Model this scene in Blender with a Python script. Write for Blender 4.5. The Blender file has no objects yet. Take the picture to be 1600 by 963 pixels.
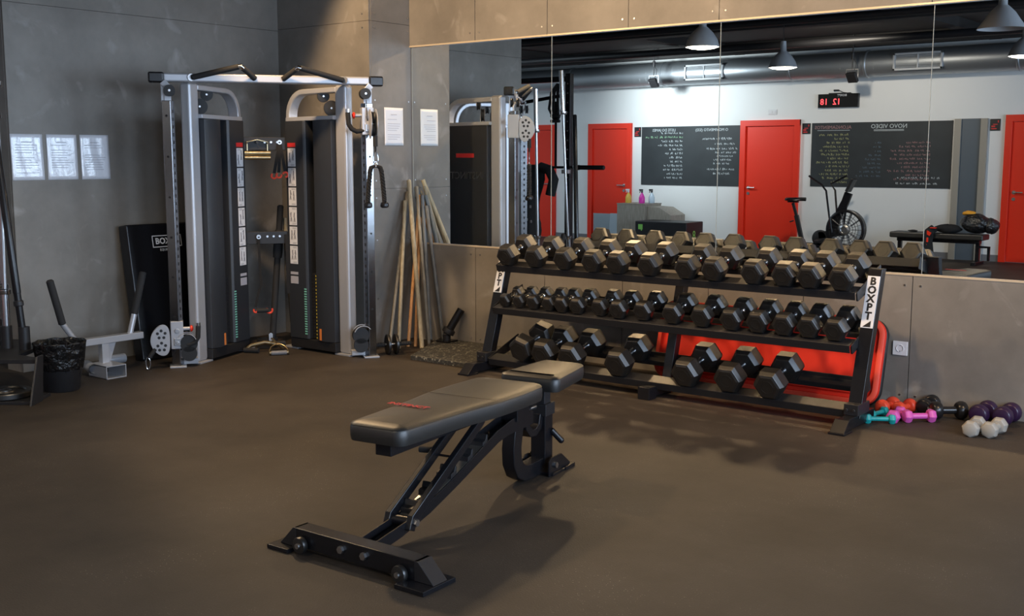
import bpy, bmesh, math, random
from mathutils import Vector, Matrix, Euler
random.seed(7)
PI = math.pi
S = bpy.context.scene
COL = S.collection
# ------------------------------------------------------------------ camera
cd = bpy.data.cameras.new('camera'); cam = bpy.data.objects.new('camera', cd); COL.objects.link(cam)
cd.sensor_width = 36; cd.lens = 1750 / 1600 * 36; cd.clip_end = 60
cam.location = (7.1437, -6.414, 1.43)
cam.rotation_euler = (PI / 2 - math.atan(236.5 / 1750), 0, math.radians(38.6))
S.camera = cam
S.view_settings.view_transform = 'Standard'; S.view_settings.look = 'None'
S.view_settings.gamma = 1.0; S.view_settings.exposure = 0.0; S.view_settings.use_curve_mapping = False
cy = S.cycles
cy.use_guiding = True; cy.use_surface_guiding = True; cy.use_volume_guiding = False
cy.guiding_training_samples = 64
cy.blur_glossy = 0.0; cy.sample_clamp_indirect = 12.0; cy.max_bounces = 8; cy.diffuse_bounces = 3; cy.glossy_bounces = 5
cy.use_light_tree = True; cy.use_adaptive_sampling = False
# ------------------------------------------------------------------ world
W = bpy.data.worlds.new('world'); S.world = W; W.use_nodes = True
W.node_tree.nodes['Background'].inputs[0].default_value = (0.42, 0.55, 0.8, 1)
W.node_tree.nodes['Background'].inputs[1].default_value = 0.9
# ------------------------------------------------------------------ lights
def light(name, kind, loc, energy, color, rot=None, size=None, sizey=None, radius=None, cone=None, blend=None, target=None):
    l = bpy.data.lights.new(name, kind); l.energy = energy; l.color = color
    o = bpy.data.objects.new(name, l); COL.objects.link(o); o.location = loc
    if radius is not None: l.shadow_soft_size = radius
    if kind == 'AREA':
        l.shape = 'RECTANGLE'; l.size = size; l.size_y = sizey or size
    if cone: l.spot_size = cone; l.spot_blend = blend
    if target is not None:
        o.rotation_euler = (Vector(target) - Vector(loc)).to_track_quat('-Z', 'Y').to_euler()
    elif rot: o.rotation_euler = rot
    return o
WARM = (1.0, 0.67, 0.36); COOL = (0.64, 0.79, 1.0); NEUT = (1.0, 0.93, 0.82); PEND = (1.0, 0.80, 0.56)
# warm ceiling spots in a row parallel to the mirror wall
for x, y, z, e, ax in ((1.45, -2.05, 2.98, 215, (.75, .8, -.8)), (2.95, -2.05, 2.98, 85, (0, 1, -.85)), (4.35, -2.05, 2.98, 185, (0, 1, -.85)), (7.3, -2.05, 2.98, 170, (-.2, 1, -.85))):  # weak second spot is added to brighten the dumbbell tops
    light('ceiling_spot_light', 'SPOT', (x, y, z), e, WARM, radius=.07, cone=math.radians(138 if x < 2 else 106), blend=.22 if x < 2 else .75, target=(x + ax[0], y + ax[1], z + ax[2]))
# daylight coming in through the windows of the right hand wall
for y, e in ((-6.9, 70), (-4.6, 125), (-2.3, 150)):
    light('window_daylight', 'AREA', (9.42, y, 1.75), e, COOL, size=1.9, sizey=1.7, target=(0, y, 1.35))
# flood lamps washing the far white wall
light('wall_wash_light', 'SPOT', (-2.4, -7.9, 2.6), 230, (.86, .95, 1.0), radius=.12, cone=math.radians(110), blend=1, target=(-2.1, -9.75, 2.2))
light('wall_wash_light', 'SPOT', (1.2, -7.0, 2.95), 150, (1, .88, .74), radius=.1, cone=math.radians(120), blend=.9, target=(1.0, -9.75, 1.2))
light('room_fill_light', 'AREA', (-4.5, -6.0, 2.9), 90, (.75, .88, 1), size=2.5, target=(-4.5, -6.5, 0))

# ------------------------------------------------------------------ materials
def newmat(name):
    m = bpy.data.materials.new(name); m.use_nodes = True
    nt = m.node_tree; return m, nt, nt.nodes['Principled BSDF']
def M(name, col, rough=.5, metal=0.0, bump=0.0, bscale=200, bdist=.002, var=0.0, vscale=6, emit=None, spec=None, coat=0, trans=0, alpha=1):
    m, nt, b = newmat(name)
    b.inputs['Base Color'].default_value = (*col, 1); b.inputs['Roughness'].default_value = rough
    b.inputs['Metallic'].default_value = metal
    if spec is not None: b.inputs['Specular IOR Level'].default_value = spec
    if coat: b.inputs['Coat Weight'].default_value = coat; b.inputs['Coat Roughness'].default_value = .2
    if trans: b.inputs['Transmission Weight'].default_value = trans
    if alpha < 1: b.inputs['Alpha'].default_value = alpha
    tc = nt.nodes.new('ShaderNodeTexCoord')
    if bump:
        n = nt.nodes.new('ShaderNodeTexNoise'); n.inputs['Scale'].default_value = bscale; n.inputs['Detail'].default_value = 3
        bp = nt.nodes.new('ShaderNodeBump'); bp.inputs['Strength'].default_value = bump; bp.inputs['Distance'].default_value = bdist
        nt.links.new(tc.outputs['Object'], n.inputs['Vector']); nt.links.new(n.outputs['Fac'], bp.inputs['Height'])
        nt.links.new(bp.outputs[0], b.inputs['Normal'])
    if var:
        n = nt.nodes.new('ShaderNodeTexNoise'); n.inputs['Scale'].default_value = vscale; n.inputs['Detail'].default_value = 5
        r = nt.nodes.new('ShaderNodeMixRGB'); r.inputs[1].default_value = (*[c * (1 - var) for c in col], 1)
        r.inputs[2].default_value = (*[min(1, c * (1 + var)) for c in col], 1)
        nt.links.new(tc.outputs['Object'], n.inputs['Vector']); nt.links.new(n.outputs['Fac'], r.inputs[0])
        nt.links.new(r.outputs[0], b.inputs['Base Color'])
    if emit:
        b.inputs['Emission Color'].default_value = (*emit[0], 1); b.inputs['Emission Strength'].default_value = emit[1]
    return m
def panel_mat():
    m, nt, b = newmat('cement_board')
    tc = nt.nodes.new('ShaderNodeTexCoord')
    n1 = nt.nodes.new('ShaderNodeTexNoise'); n1.inputs['Scale'].default_value = 1.3; n1.inputs['Detail'].default_value = 7; n1.inputs['Roughness'].default_value = .62
    n2 = nt.nodes.new('ShaderNodeTexNoise'); n2.inputs['Scale'].default_value = 4.5; n2.inputs['Detail'].default_value = 8; n2.inputs['Distortion'].default_value = .8
    r1 = nt.nodes.new('ShaderNodeValToRGB')
    r1.color_ramp.elements[0].position = .3; r1.color_ramp.elements[0].color = (.150, .138, .122, 1)
    r1.color_ramp.elements[1].position = .72; r1.color_ramp.elements[1].color = (.285, .264, .236, 1)
    r2 = nt.nodes.new('ShaderNodeValToRGB')
    r2.color_ramp.elements[0].position = .60; r2.color_ramp.elements[0].color = (0, 0, 0, 1)
    r2.color_ramp.elements[1].position = .78; r2.color_ramp.elements[1].color = (.6, .6, .6, 1)
    mx = nt.nodes.new('ShaderNodeMixRGB'); mx.inputs[2].default_value = (.40, .385, .36, 1)
    for n in (n1, n2): nt.links.new(tc.outputs['Object'], n.inputs['Vector'])
    nt.links.new(n1.outputs['Fac'], r1.inputs[0]); nt.links.new(n2.outputs['Fac'], r2.inputs[0])
    nt.links.new(r2.outputs[0], mx.inputs[0]); nt.links.new(r1.outputs[0], mx.inputs[1]); nt.links.new(mx.outputs[0], b.inputs['Base Color'])
    b.inputs['Roughness'].default_value = .48; b.inputs['Specular IOR Level'].default_value = .35
    bp = nt.nodes.new('ShaderNodeBump'); bp.inputs['Strength'].default_value = .12; bp.inputs['Distance'].default_value = .004
    nt.links.new(n2.outputs['Fac'], bp.inputs['Height']); nt.links.new(bp.outputs[0], b.inputs['Normal'])
    return m
def rubber_floor():
    m, nt, b = newmat('rubber_floor')
    tc = nt.nodes.new('ShaderNodeTexCoord')
    n1 = nt.nodes.new('ShaderNodeTexNoise'); n1.inputs['Scale'].default_value = 1.1; n1.inputs['Detail'].default_value = 8; n1.inputs['Roughness'].default_value = .65
    r1 = nt.nodes.new('ShaderNodeValToRGB')
    r1.color_ramp.elements[0].position = .28; r1.color_ramp.elements[0].color = (.027, .0212, .0168, 1)
    r1.color_ramp.elements[1].position = .75; r1.color_ramp.elements[1].color = (.068, .054, .0425, 1)
    v = nt.nodes.new('ShaderNodeTexVoronoi'); v.inputs['Scale'].default_value = 75
    r2 = nt.nodes.new('ShaderNodeValToRGB')
    r2.color_ramp.elements[0].position = .07; r2.color_ramp.elements[0].color = (1, 1, 1, 1)
    r2.color_ramp.elements[1].position = .11; r2.color_ramp.elements[1].color = (0, 0, 0, 1)
    n3 = nt.nodes.new('ShaderNodeTexNoise'); n3.inputs['Scale'].default_value = 2.2; n3.inputs['Detail'].default_value = 4
    mul = nt.nodes.new('ShaderNodeMath'); mul.operation = 'MULTIPLY'
    mp = nt.nodes.new('ShaderNodeMapRange'); mp.inputs[1].default_value = .48; mp.inputs[2].default_value = .68
    mx = nt.nodes.new('ShaderNodeMixRGB'); mx.inputs[2].default_value = (.45, .40, .32, 1)
    for n in (n1, v, n3): nt.links.new(tc.outputs['Object'], n.inputs['Vector'])
    nt.links.new(n1.outputs['Fac'], r1.inputs[0]); nt.links.new(v.outputs['Distance'], r2.inputs[0]); nt.links.new(n3.outputs['Fac'], mp.inputs[0])
    nt.links.new(r2.outputs[0], mul.inputs[0]); nt.links.new(mp.outputs[0], mul.inputs[1])
    nt.links.new(mul.outputs[0], mx.inputs[0]); nt.links.new(r1.outputs[0], mx.inputs[1]); nt.links.new(mx.outputs[0], b.inputs['Base Color'])
    b.inputs['Roughness'].default_value = .62; b.inputs['Specular IOR Level'].default_value = .3
    n4 = nt.nodes.new('ShaderNodeTexNoise'); n4.inputs['Scale'].default_value = 160; n4.inputs['Detail'].default_value = 2
    bp = nt.nodes.new('ShaderNodeBump'); bp.inputs['Strength'].default_value = .5; bp.inputs['Distance'].default_value = .002
    nt.links.new(tc.outputs['Object'], n4.inputs['Vector']); nt.links.new(n4.outputs['Fac'], bp.inputs['Height']); nt.links.new(bp.outputs[0], b.inputs['Normal'])
    return m
def speck_mat():
    m, nt, b = newmat('speckled_rubber')
    tc = nt.nodes.new('ShaderNodeTexCoord')
    v = nt.nodes.new('ShaderNodeTexVoronoi'); v.inputs['Scale'].default_value = 90
    r = nt.nodes.new('ShaderNodeValToRGB'); r.color_ramp.interpolation = 'CONSTANT'
    r.color_ramp.elements[0].color = (.035, .034, .03, 1); r.color_ramp.elements[1].position = .6; r.color_ramp.elements[1].color = (.07, .066, .055, 1)
    e = r.color_ramp.elements.new(.82); e.color = (.26, .25, .2, 1)
    nt.links.new(tc.outputs['Object'], v.inputs['Vector']); nt.links.new(v.outputs['Color'], r.inputs[0]); nt.links.new(r.outputs[0], b.inputs['Base Color'])
    b.inputs['Roughness'].default_value = .8
    return m
def wood_mat(name, c1, c2):
    m, nt, b = newmat(name)
    tc = nt.nodes.new('ShaderNodeTexCoord'); mp = nt.nodes.new('ShaderNodeMapping'); mp.inputs['Scale'].default_value = (30, 30, 3)
    n = nt.nodes.new('ShaderNodeTexNoise'); n.inputs['Scale'].default_value = 2; n.inputs['Detail'].default_value = 5
    r = nt.nodes.new('ShaderNodeValToRGB'); r.color_ramp.elements[0].color = (*c1, 1); r.color_ramp.elements[1].color = (*c2, 1)
    r.color_ramp.elements[0].position = .35; r.color_ramp.elements[1].position = .65
    nt.links.new(tc.outputs['Object'], mp.inputs[0]); nt.links.new(mp.outputs[0], n.inputs['Vector'])
    nt.links.new(n.outputs['Fac'], r.inputs[0]); nt.links.new(r.outputs[0], b.inputs['Base Color']); b.inputs['Roughness'].default_value = .5
    return m
def duct_mat():
    m, nt, b = newmat('galvanised_duct')
    tc = nt.nodes.new('ShaderNodeTexCoord')
    w = nt.nodes.new('ShaderNodeTexWave'); w.inputs['Scale'].default_value = 2.6; w.bands_direction = 'X'; w.wave_profile = 'SAW'; w.inputs['Distortion'].default_value = .3
    bp = nt.nodes.new('ShaderNodeBump'); bp.inputs['Strength'].default_value = .35; bp.inputs['Distance'].default_value = .02
    nt.links.new(tc.outputs['Object'], w.inputs['Vector']); nt.links.new(w.outputs['Fac'], bp.inputs['Height']); nt.links.new(bp.outputs[0], b.inputs['Normal'])
    b.inputs['Base Color'].default_value = (.42, .45, .48, 1); b.inputs['Metallic'].default_value = .8; b.inputs['Roughness'].default_value = .42
    return m
mPanel = panel_mat(); mFloor = rubber_floor(); mSpeck = speck_mat(); mDuct = duct_mat()
mMirror = M('mirror_silvering', (.90, .93, .92), .0, 1.0)
mWhite = M('white_wall_paint', (.82, .83, .82), .6, var=.03, vscale=2)
mCeil = M('black_ceiling', (.020, .018, .017), .8, var=.3, vscale=1.5)
mTrim = M('pale_edge_trim', (.62, .52, .38), .35, .2)
mRubber = M('black_rubber', (.010, .0095, .009), .37, bump=.15, bscale=260, spec=.9)
mBlack = M('black_powder_coat', (.009, .009, .011), .27, bump=.08, bscale=300, spec=.45)
mBlackM = M('matt_black_steel', (.015, .015, .017), .45, bump=.1, bscale=200)
mFoam = M('black_foam', (.018, .018, .019), .8, bump=.3, bscale=220)
mVinyl = M('black_vinyl', (.014, .0132, .012), .46, bump=.15, bscale=150, spec=.95)
mChrome = M('chrome', (.62, .63, .65), .17, 1.0)
mLadder = M('satin_steel', (.62, .60, .56), .40, 1.0)
mColumn = M('polished_column', (.30, .31, .33), .22, 1.0)
mSteel = M('brushed_steel', (.55, .55, .56), .32, 1.0)
mSilver = M('silver_paint', (.46, .47, .50), .34, .35, bump=.08, bscale=300)
mShroud = M('charcoal_shroud', (.027, .030, .036), .42, bump=.12, bscale=400)
mShroudD = M('dark_shroud', (.014, .014, .016), .5)
mWhiteP = M('white_paper', (.80, .81, .84), .55)
mPlastic = M('clear_sleeve_paper', (.80, .82, .88), .16, coat=1.0, bump=.8, bscale=16, bdist=.006)
mInk = M('grey_ink', (.22, .22, .25), .6)
mInkP = M('pale_print', (.45, .45, .50), .6)
mRed = M('red_paint', (.86, .035, .010), .42)
mRedP = M('red_plastic', (.74, .035, .018), .45, bump=.2, bscale=120, spec=.35)
mRedR = M('light_red_rim', (.85, .085, .045), .5, bump=.2, bscale=120, spec=.35)
mRedL = M('red_label', (.62, .03, .03), .5)
mDoorS = M('grey_steel_plate', (.42, .50, .56), .35, .5)
mBoard = M('chalkboard', (.028, .034, .038), .6, var=.45, vscale=3)
mChalk = M('white_chalk', (.62, .68, .70), .8); mChalkG = M('green_chalk', (.35, .62, .38), .8); mChalkY = M('yellow_chalk', (.42, .42, .20), .8); mChalkR = M('pink_chalk', (.40, .22, .22), .8); mChalkB = M('blue_chalk', (.12, .17, .22), .8)
mLED = M('red_led', (.6, .02, .02), .5, emit=((1, .06, .07), 3.2))
mBulb = M('lamp_glow', (1, .95, .85), .5, emit=((1, .90, .72), 14))
mGlassF = M('dark_glass', (.02, .02, .02), .1)
mLampMetal = M('lamp_aluminium', (.50, .52, .55), .35, .35)
mLampIn = M('lamp_inside_white', (.75, .73, .70), .5)
mWoodP = wood_mat('pale_wood', (.30, .25, .16), (.44, .38, .26)); mWoodO = wood_mat('orange_wood', (.50, .24, .09), (.64, .35, .15)); mWoodG = wood_mat('grey_stick_coat', (.10, .11, .12), (.17, .18, .18)); mWoodM = wood_mat('grey_wood', (.20, .18, .14), (.30, .27, .21))
mPly = wood_mat('grey_plywood', (.26, .23, .19), (.36, .33, .28))
mBrass = M('gold_finish', (.55, .44, .26), .3, 1.0)
mTeal = M('teal_vinyl', (.01, .33, .34), .38); mCoral = M('orange_red_vinyl', (.75, .07, .03), .38); mPink = M('pink_vinyl', (.62, .10, .42), .38); mBlackV = M('glossy_black_vinyl', (.012, .012, .013), .28); mPurple = M('dark_purple_vinyl', (.026, .010, .040), .32); mGreyV = M('pale_grey_vinyl', (.34, .325, .29), .4)
mBag = M('bin_liner', (.016, .016, .017), .25, bump=1.0, bscale=22, bdist=.03, spec=.9)
mSocket = M('white_socket_plastic', (.75, .75, .76), .35); mPulley = M('black_nylon', (.012, .012, .013), .55)
mSeam = M('mirror_edge', (.34, .36, .33), .4)
mVent = M('vent_grey_paint', (.42, .44, .46), .5)
mGrey = M('mid_grey', (.2, .2, .21), .5)
mPanelGrey = M('grey_door_panel', (.10, .125, .15), .5); mFrameStone = M('beige_frame', (.34, .31, .26), .5)
mYellow = M('yellow_mark', (.80, .68, .06), .5); mGreenM = M('green_mark', (.22, .60, .48), .5); mOrangeL = M('orange_label', (.75, .22, .05), .5)
mLime = M('lime_print', (.25, .62, .12), .5); mCloth = M('black_cloth', (.010, .010, .011), .9, bump=.8, bscale=40)
mOrangeC = M('orange_cloth', (.85, .38, .03), .7); mPinkB = M('magenta_bottle', (.75, .05, .45), .3); mYelB = M('yellow_bottle', (.75, .50, .08), .4); mClearB = M('clear_blue_plastic', (.55, .68, .78), .15)
mSkinR = M('red_brown_print', (.35, .05, .03), .5); mSleeveB = M('translucent_black', (.03, .03, .03), .3)

# ------------------------------------------------------------------ mesh helpers
class MB:
    def __init__(s): s.bm = bmesh.new()
    def _add(s, verts, faces):
        vs = [s.bm.verts.new(v) for v in verts]
        for f in faces:
            try: s.bm.faces.new([vs[i] for i in f])
            except ValueError: pass
        return s
    def box(s, c, size, R=None):
        hx, hy, hz = size[0] / 2, size[1] / 2, size[2] / 2
        R = R or Matrix.Identity(3); c = Vector(c)
        P = [c + R @ Vector((x * hx, y * hy, z * hz)) for z in (-1, 1) for y in (-1, 1) for x in (-1, 1)]
        return s._add(P, [(0, 2, 3, 1), (4, 5, 7, 6), (0, 1, 5, 4), (2, 6, 7, 3), (0, 4, 6, 2), (1, 3, 7, 5)])
    def bx(s, x0, x1, y0, y1, z0, z1): return s.box(((x0 + x1) / 2, (y0 + y1) / 2, (z0 + z1) / 2), (x1 - x0, y1 - y0, z1 - z0))
    def ring(s, rings, cap=True, close=True):
        n = len(rings[0]); V = [v for r in rings for v in r]; F = []
        for k in range(len(rings) - 1):
            for i in range(n if close else n - 1):
                j = (i + 1) % n; F.append((k * n + i, k * n + j, (k + 1) * n + j, (k + 1) * n + i))
        if cap: F.append(tuple(reversed(range(n)))); F.append(tuple((len(rings) - 1) * n + i for i in range(n)))
        return s._add(V, F)
    def lathe(s, prof, c=(0, 0, 0), axis=(0, 0, 1), seg=20, cap=True, sx=1, sy=1):
        A = Vector(axis).normalized(); t = Vector((0, 0, 1)) if abs(A.z) < .9 else Vector((1, 0, 0))
        X = t.cross(A).normalized(); Y = A.cross(X); c = Vector(c)
        return s.ring([[c + A * h + (X * math.cos(2 * PI * i / seg) * sx + Y * math.sin(2 * PI * i / seg) * sy) * max(r, 1e-4) for i in range(seg)] for r, h in prof], cap)
    def cyl(s, p0, p1, r, r1=None, seg=16):
        p0 = Vector(p0); p1 = Vector(p1); d = p1 - p0
        return s.lathe([(r, 0), (r if r1 is None else r1, d.length)], p0, d, seg)
    def path(s, pts, sec, up=(0, 0, 1), seg=12, closed=False):
        """sweep: sec = radius, or (width along 'side', height along 'up')"""
        pts = [Vector(p) for p in pts]; n = len(pts); rings = []
        N = None
        for i, p in enumerate(pts):
            a = pts[i - 1] if (i > 0 or closed) else p; b = pts[(i + 1) % n] if (i < n - 1 or closed) else p
            t = (b - a).normalized()
            if N is None:
                u = Vector(up)
                if abs(u.normalized().dot(t)) > .98: u = Vector((1, 0, 0))
                N = (u - t * u.dot(t)).normalized()
            else: N = (N - t * N.dot(t)).normalized()
            B = t.cross(N)
            k = 1.0
            if 0 < i < n - 1:
                c = (p - pts[i - 1]).normalized().dot((pts[i + 1] - p).normalized()); k = 1 / max(.5, math.sqrt((1 + c) / 2))
            if isinstance(sec, tuple):
                w, h = sec[0] / 2, sec[1] / 2
                rings.append([p + B * x * w + N * y * h * k for x, y in ((-1, -1), (1, -1), (1, 1), (-1, 1))])
            else: rings.append([p + (B * math.cos(2 * PI * j / seg) + N * math.sin(2 * PI * j / seg)) * sec for j in range(seg)])
        if closed: rings.append(rings[0]); return s.ring(rings, False)
        return s.ring(rings)
    def prism(s, poly, f, d0, d1):
        """poly 2D, f(a,b,d)->3D"""
        return s.ring([[Vector(f(a, b, d0)) for a, b in poly], [Vector(f(a, b, d1)) for a, b in poly]])
    def sphere(s, c, r, sc=(1, 1, 1), seg=16, rg=10):
        c = Vector(c)
        return s.ring([[c + Vector((math.cos(2 * PI * i / seg) * math.sin(PI * k / rg) * r * sc[0], math.sin(2 * PI * i / seg) * math.sin(PI * k / rg) * r * sc[1], -math.cos(PI * k / rg) * r * sc[2])) for i in range(seg)] for k in [0.05] + list(range(1, rg)) + [rg - .05]])
    def build(s, name, mat, parent=None, bevel=0, seg=2, smooth=True, loc=None, rot=None, ang=35):
        bmesh.ops.recalc_face_normals(s.bm, faces=s.bm.faces)
        me = bpy.data.meshes.new(name); s.bm.to_mesh(me); s.bm.free()
        me.materials.append(mat)
        if smooth:
            for p in me.polygons: p.use_smooth = True
            me.set_sharp_from_angle(angle=math.radians(ang))
        o = bpy.data.objects.new(name, me); COL.objects.link(o)
        if parent: o.parent = parent
        if loc: o.location = loc
        if rot: o.rotation_euler = rot
        if bevel:
            b = o.modifiers.new('bevel', 'BEVEL'); b.width = bevel; b.segments = seg; b.limit_method = 'ANGLE'; b.angle_limit = math.radians(40); b.harden_normals = bool(smooth)
        return o
def tag(o, label=None, cat=None, group=None, kind=None):
    if label: o['label'] = label
    if cat: o['category'] = cat
    if group: o['group'] = group
    if kind: o['kind'] = kind
    return o
def thing(name, label, cat, loc=(0, 0, 0), rz=0, group=None):
    o = bpy.data.objects.new(name, None); COL.objects.link(o); o.location = loc; o.rotation_euler = (0, 0, rz); o.empty_display_size = .1
    return tag(o, label, cat, group)
def struct(o): o['kind'] = 'structure'; return o
def dup(root, loc=None, rot=None, scale=None, label=None):
    def cp(o, par):
        c = o.copy(); COL.objects.link(c); c.parent = par
        for ch in kids.get(o, ()): cp(ch, c)
        return c
    kids = {}
    for o in list(COL.objects):
        if o.parent: kids.setdefault(o.parent, []).append(o)
    r = cp(root, None)
    if loc: r.location = loc
    if rot: r.rotation_euler = rot
    if scale: r.scale = scale
    if label: r['label'] = label
    return r
def text(txt, size, mat, name, parent, M4, depth=.001, align='CENTER', spacing=1.0, bold=0.0):
    c = bpy.data.curves.new('t', 'FONT'); c.body = txt; c.size = size; c.extrude = depth; c.align_x = align; c.align_y = 'CENTER'
    c.space_character = spacing; c.offset = bold; c.resolution_u = 2
    t = bpy.data.objects.new('t', c); COL.objects.link(t)
    bpy.context.view_layer.update()
    me = bpy.data.meshes.new_from_object(t.evaluated_get(bpy.context.evaluated_depsgraph_get()))
    bpy.data.objects.remove(t); me.materials.clear(); me.materials.append(mat); me.transform(M4)
    o = bpy.data.objects.new(name, me); COL.objects.link(o)
    if parent: o.parent = parent
    return o
def frame(o, x, y):
    """matrix whose text x axis -> x, y axis -> y, placed at o"""
    x = Vector(x).normalized(); y = Vector(y).normalized(); z = x.cross(y)
    m = Matrix((x, y, z)).transposed().to_4x4(); m.translation = Vector(o); return m
def scribble(mb, o, xd, yd, length, h, rnd, nz):
    """one line of unreadable handwriting as thin raised strokes"""
    o = Vector(o); xd = Vector(xd); yd = Vector(yd); nz = Vector(nz); p = 0
    while p < length:
        wl = rnd.uniform(.03, .09)
        q = p
        while q < min(length, p + wl):
            a = o + xd * q + yd * rnd.uniform(-.2, .1) * h; b = o + xd * (q + rnd.uniform(-.3, .6) * h) + yd * rnd.uniform(.5, 1.0) * h
            mb.path([a + nz * .002, b + nz * .002], (h * .16, .001), up=nz); q += h * .55
            if rnd.random() < .5:
                c = b - yd * h * rnd.uniform(.3, .6) + xd * h * .4
                mb.path([b + nz * .002, c + nz * .002], (h * .14, .001), up=nz)
        p = q + rnd.uniform(.02, .035)

# ------------------------------------------------------------------ room shell
H = 3.12
struct(MB().bx(-7, 9.6, -9.9, .3, -.1, 0).build('floor', mFloor, smooth=False))
struct(MB().bx(-7, 9.6, -9.9, .3, H, H + .1).build('ceiling', mCeil, smooth=False))
w = MB()
g = .0025
for y0, y1 in ((-2.7, -.002),):
    for z0, z1 in ((0, 2.42), (2.42, H)):
        w.bx(-.02, 0, y0 + g, y1 - g, z0, z1 - g)
w.bx(-.2, -.021, -2.7, .0, 0, H)
struct(w.build('wall_left', mPanel, smooth=False))
w = MB()
for z0, z1 in ((0, 1.19), (1.19, 2.43), (2.43, H)):
    w.bx(.001, 1.028, -.45, -.43, z0, z1 - g); w.bx(1.01, 1.03, -.43, .0, z0, z1 - g)
w.bx(.0, 1.008, -.428, .28, 0, H)
col = struct(w.build('wall_column', mPanel, smooth=False))
w = MB()
xs = [1.03, 1.69, 2.34, 3.003, 3.66, 4.31, 4.967, 6.2, 7.5, 9.5]
for a, b in zip(xs, xs[1:]): w.bx(a + g, b - g, -.022, .0, 0, .755)
w.bx(1.03, 9.5, .0, .28, 0, .755)
struct(w.build('wall_back_lower', mPanel, smooth=False))
w = MB()
xs = [1.03, 1.694, 2.354, 3.022, 3.69, 5.0, 6.3, 7.6, 9.5]
for a, b in zip(xs, xs[1:]): w.bx(a + g, b - g, -.022, .0, 2.275, H)
w.bx(1.03, 9.5, .0, .28, 2.275, H)
struct(w.build('wall_back_upper', mPanel, smooth=False))
struct(MB().bx(1.03, 9.5, -.026, .28, .755, .767).build('trim_1', mTrim, bevel=.002))
struct(MB().bx(1.03, 9.5, -.024, .28, 2.262, 2.275).build('trim_2', mTrim, bevel=.002))
# screw heads in the board corners
sc = MB()
for x in (1.69, 2.354, 3.022, 3.69):
    for dx in (-.045, .045): sc.cyl((x + dx, -.0225, 2.33), (x + dx, -.0245, 2.33), .006, seg=8)
for x in (1.69, 2.34, 3.003, 3.66, 4.31, 4.967):
    for dx in (-.045, .045):
        for z in (.70, .06): sc.cyl((x + dx, -.0225, z), (x + dx, -.0245, z), .006, seg=8)
for z in (.35, .8, 1.12, 1.25, 1.85, 2.38, 2.48):
    for y in (-.40, -.04): sc.cyl((1.0305, y, z), (1.0325, y, z), .006, seg=8)
for z in (2.38, 2.48): sc.cyl((.96, -.4505, z), (.96, -.4525, z), .006, seg=8)
struct(sc.build('trim_3', mSteel))
mx = [1.04, 2.384, 3.697, 5.01, 6.323, 7.63, 8.94]
ml = ['mirror panel closest to the column, behind the left end of the dumbbell rack', 'second mirror panel from the column, behind the left half of the dumbbell rack', 'mirror panel behind the right half of the dumbbell rack', 'mirror panel right of the dumbbell rack, above the wall socket', 'mirror panel beyond the right edge of the picture', 'mirror panel furthest to the right']
for i in range(4):
    t = thing('wall_mirror', ml[i], 'mirror', ((mx[i] + mx[i + 1]) / 2, 0, .767), group='mirror panels on the back wall')
    w2 = (mx[i + 1] - mx[i]) / 2
    MB().bx(-w2 + .002, w2 - .002, -.006, -.0005, 0.001, 1.493).build('mirror_glass', mMirror, t, smooth=False)
    MB().bx(-w2 - .0008, -w2 + .0012, -.009, -.0005, 0.001, 1.493).build('edge_strip', mSeam, t, smooth=False)
# opposite white wall (seen in the mirror)
YF = -9.75
struct(MB().bx(-7, 9.6, YF - .15, YF, 0, H).build('wall_far', mWhite, smooth=False))
struct(MB().bx(-7.1, -7, YF, .3, 0, H).build('wall_open_side', mWhite, smooth=False))
w = MB()
w.bx(9.5, 9.6, YF, .3, 0, .85); w.bx(9.5, 9.6, YF, .3, 2.65, H)
for y0, y1 in ((YF, -7.9), (-5.9, -5.6), (-3.6, -3.3), (-1.3, .3)): w.bx(9.5, 9.6, y0, y1, .85, 2.65)
struct(w.build('wall_right', mWhite, smooth=False))
struct(MB().bx(-7, -.2, .0, .28, 0, H).build('wall_back_open_side', mWhite, smooth=False))
struct(MB().bx(-7, 9.5, YF, YF + .015, 0, .09).build('baseboard_far', mGrey, smooth=False))
# ceiling beams, pipes
w = MB()
for y in (-3.6, -6.4, -9.2): w.bx(-7, 9.5, y - .1, y + .1, H - .16, H)
for x in (-4.2, -1.2, 2.6, 5.8): w.bx(x - .08, x + .08, YF, -.02, H - .12, H)
struct(w.build('ceiling_beams', mCeil, smooth=False))
w = MB()
w.cyl((-7, -5.3, H - .22), (9.4, -5.3, H - .22), .035); w.cyl((-7, -7.9, H - .2), (9.4, -7.9, H - .2), .05)
tag(w.build('ceiling_pipes', mBlackM), 'dark pipes running under the black ceiling, seen in the mirror', 'pipe')
t = thing('air_duct', 'long round galvanised air duct along the top of the white wall, seen in the mirror', 'duct', (0, YF + .24, 2.74))
MB().cyl((-6.9, 0, 0), (9.4, 0, 0), .185, seg=32).build('duct_tube', mDuct, t)
for x in (-5.6, -4.2, -2.4, -.2, .95, 3.0, 5.0):
    MB().lathe([(.188, -.02), (.196, -.01), (.196, .01), (.188, .02)], (x, 0, 0), (1, 0, 0), 32).build('duct_collar', mDuct, t)
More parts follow.
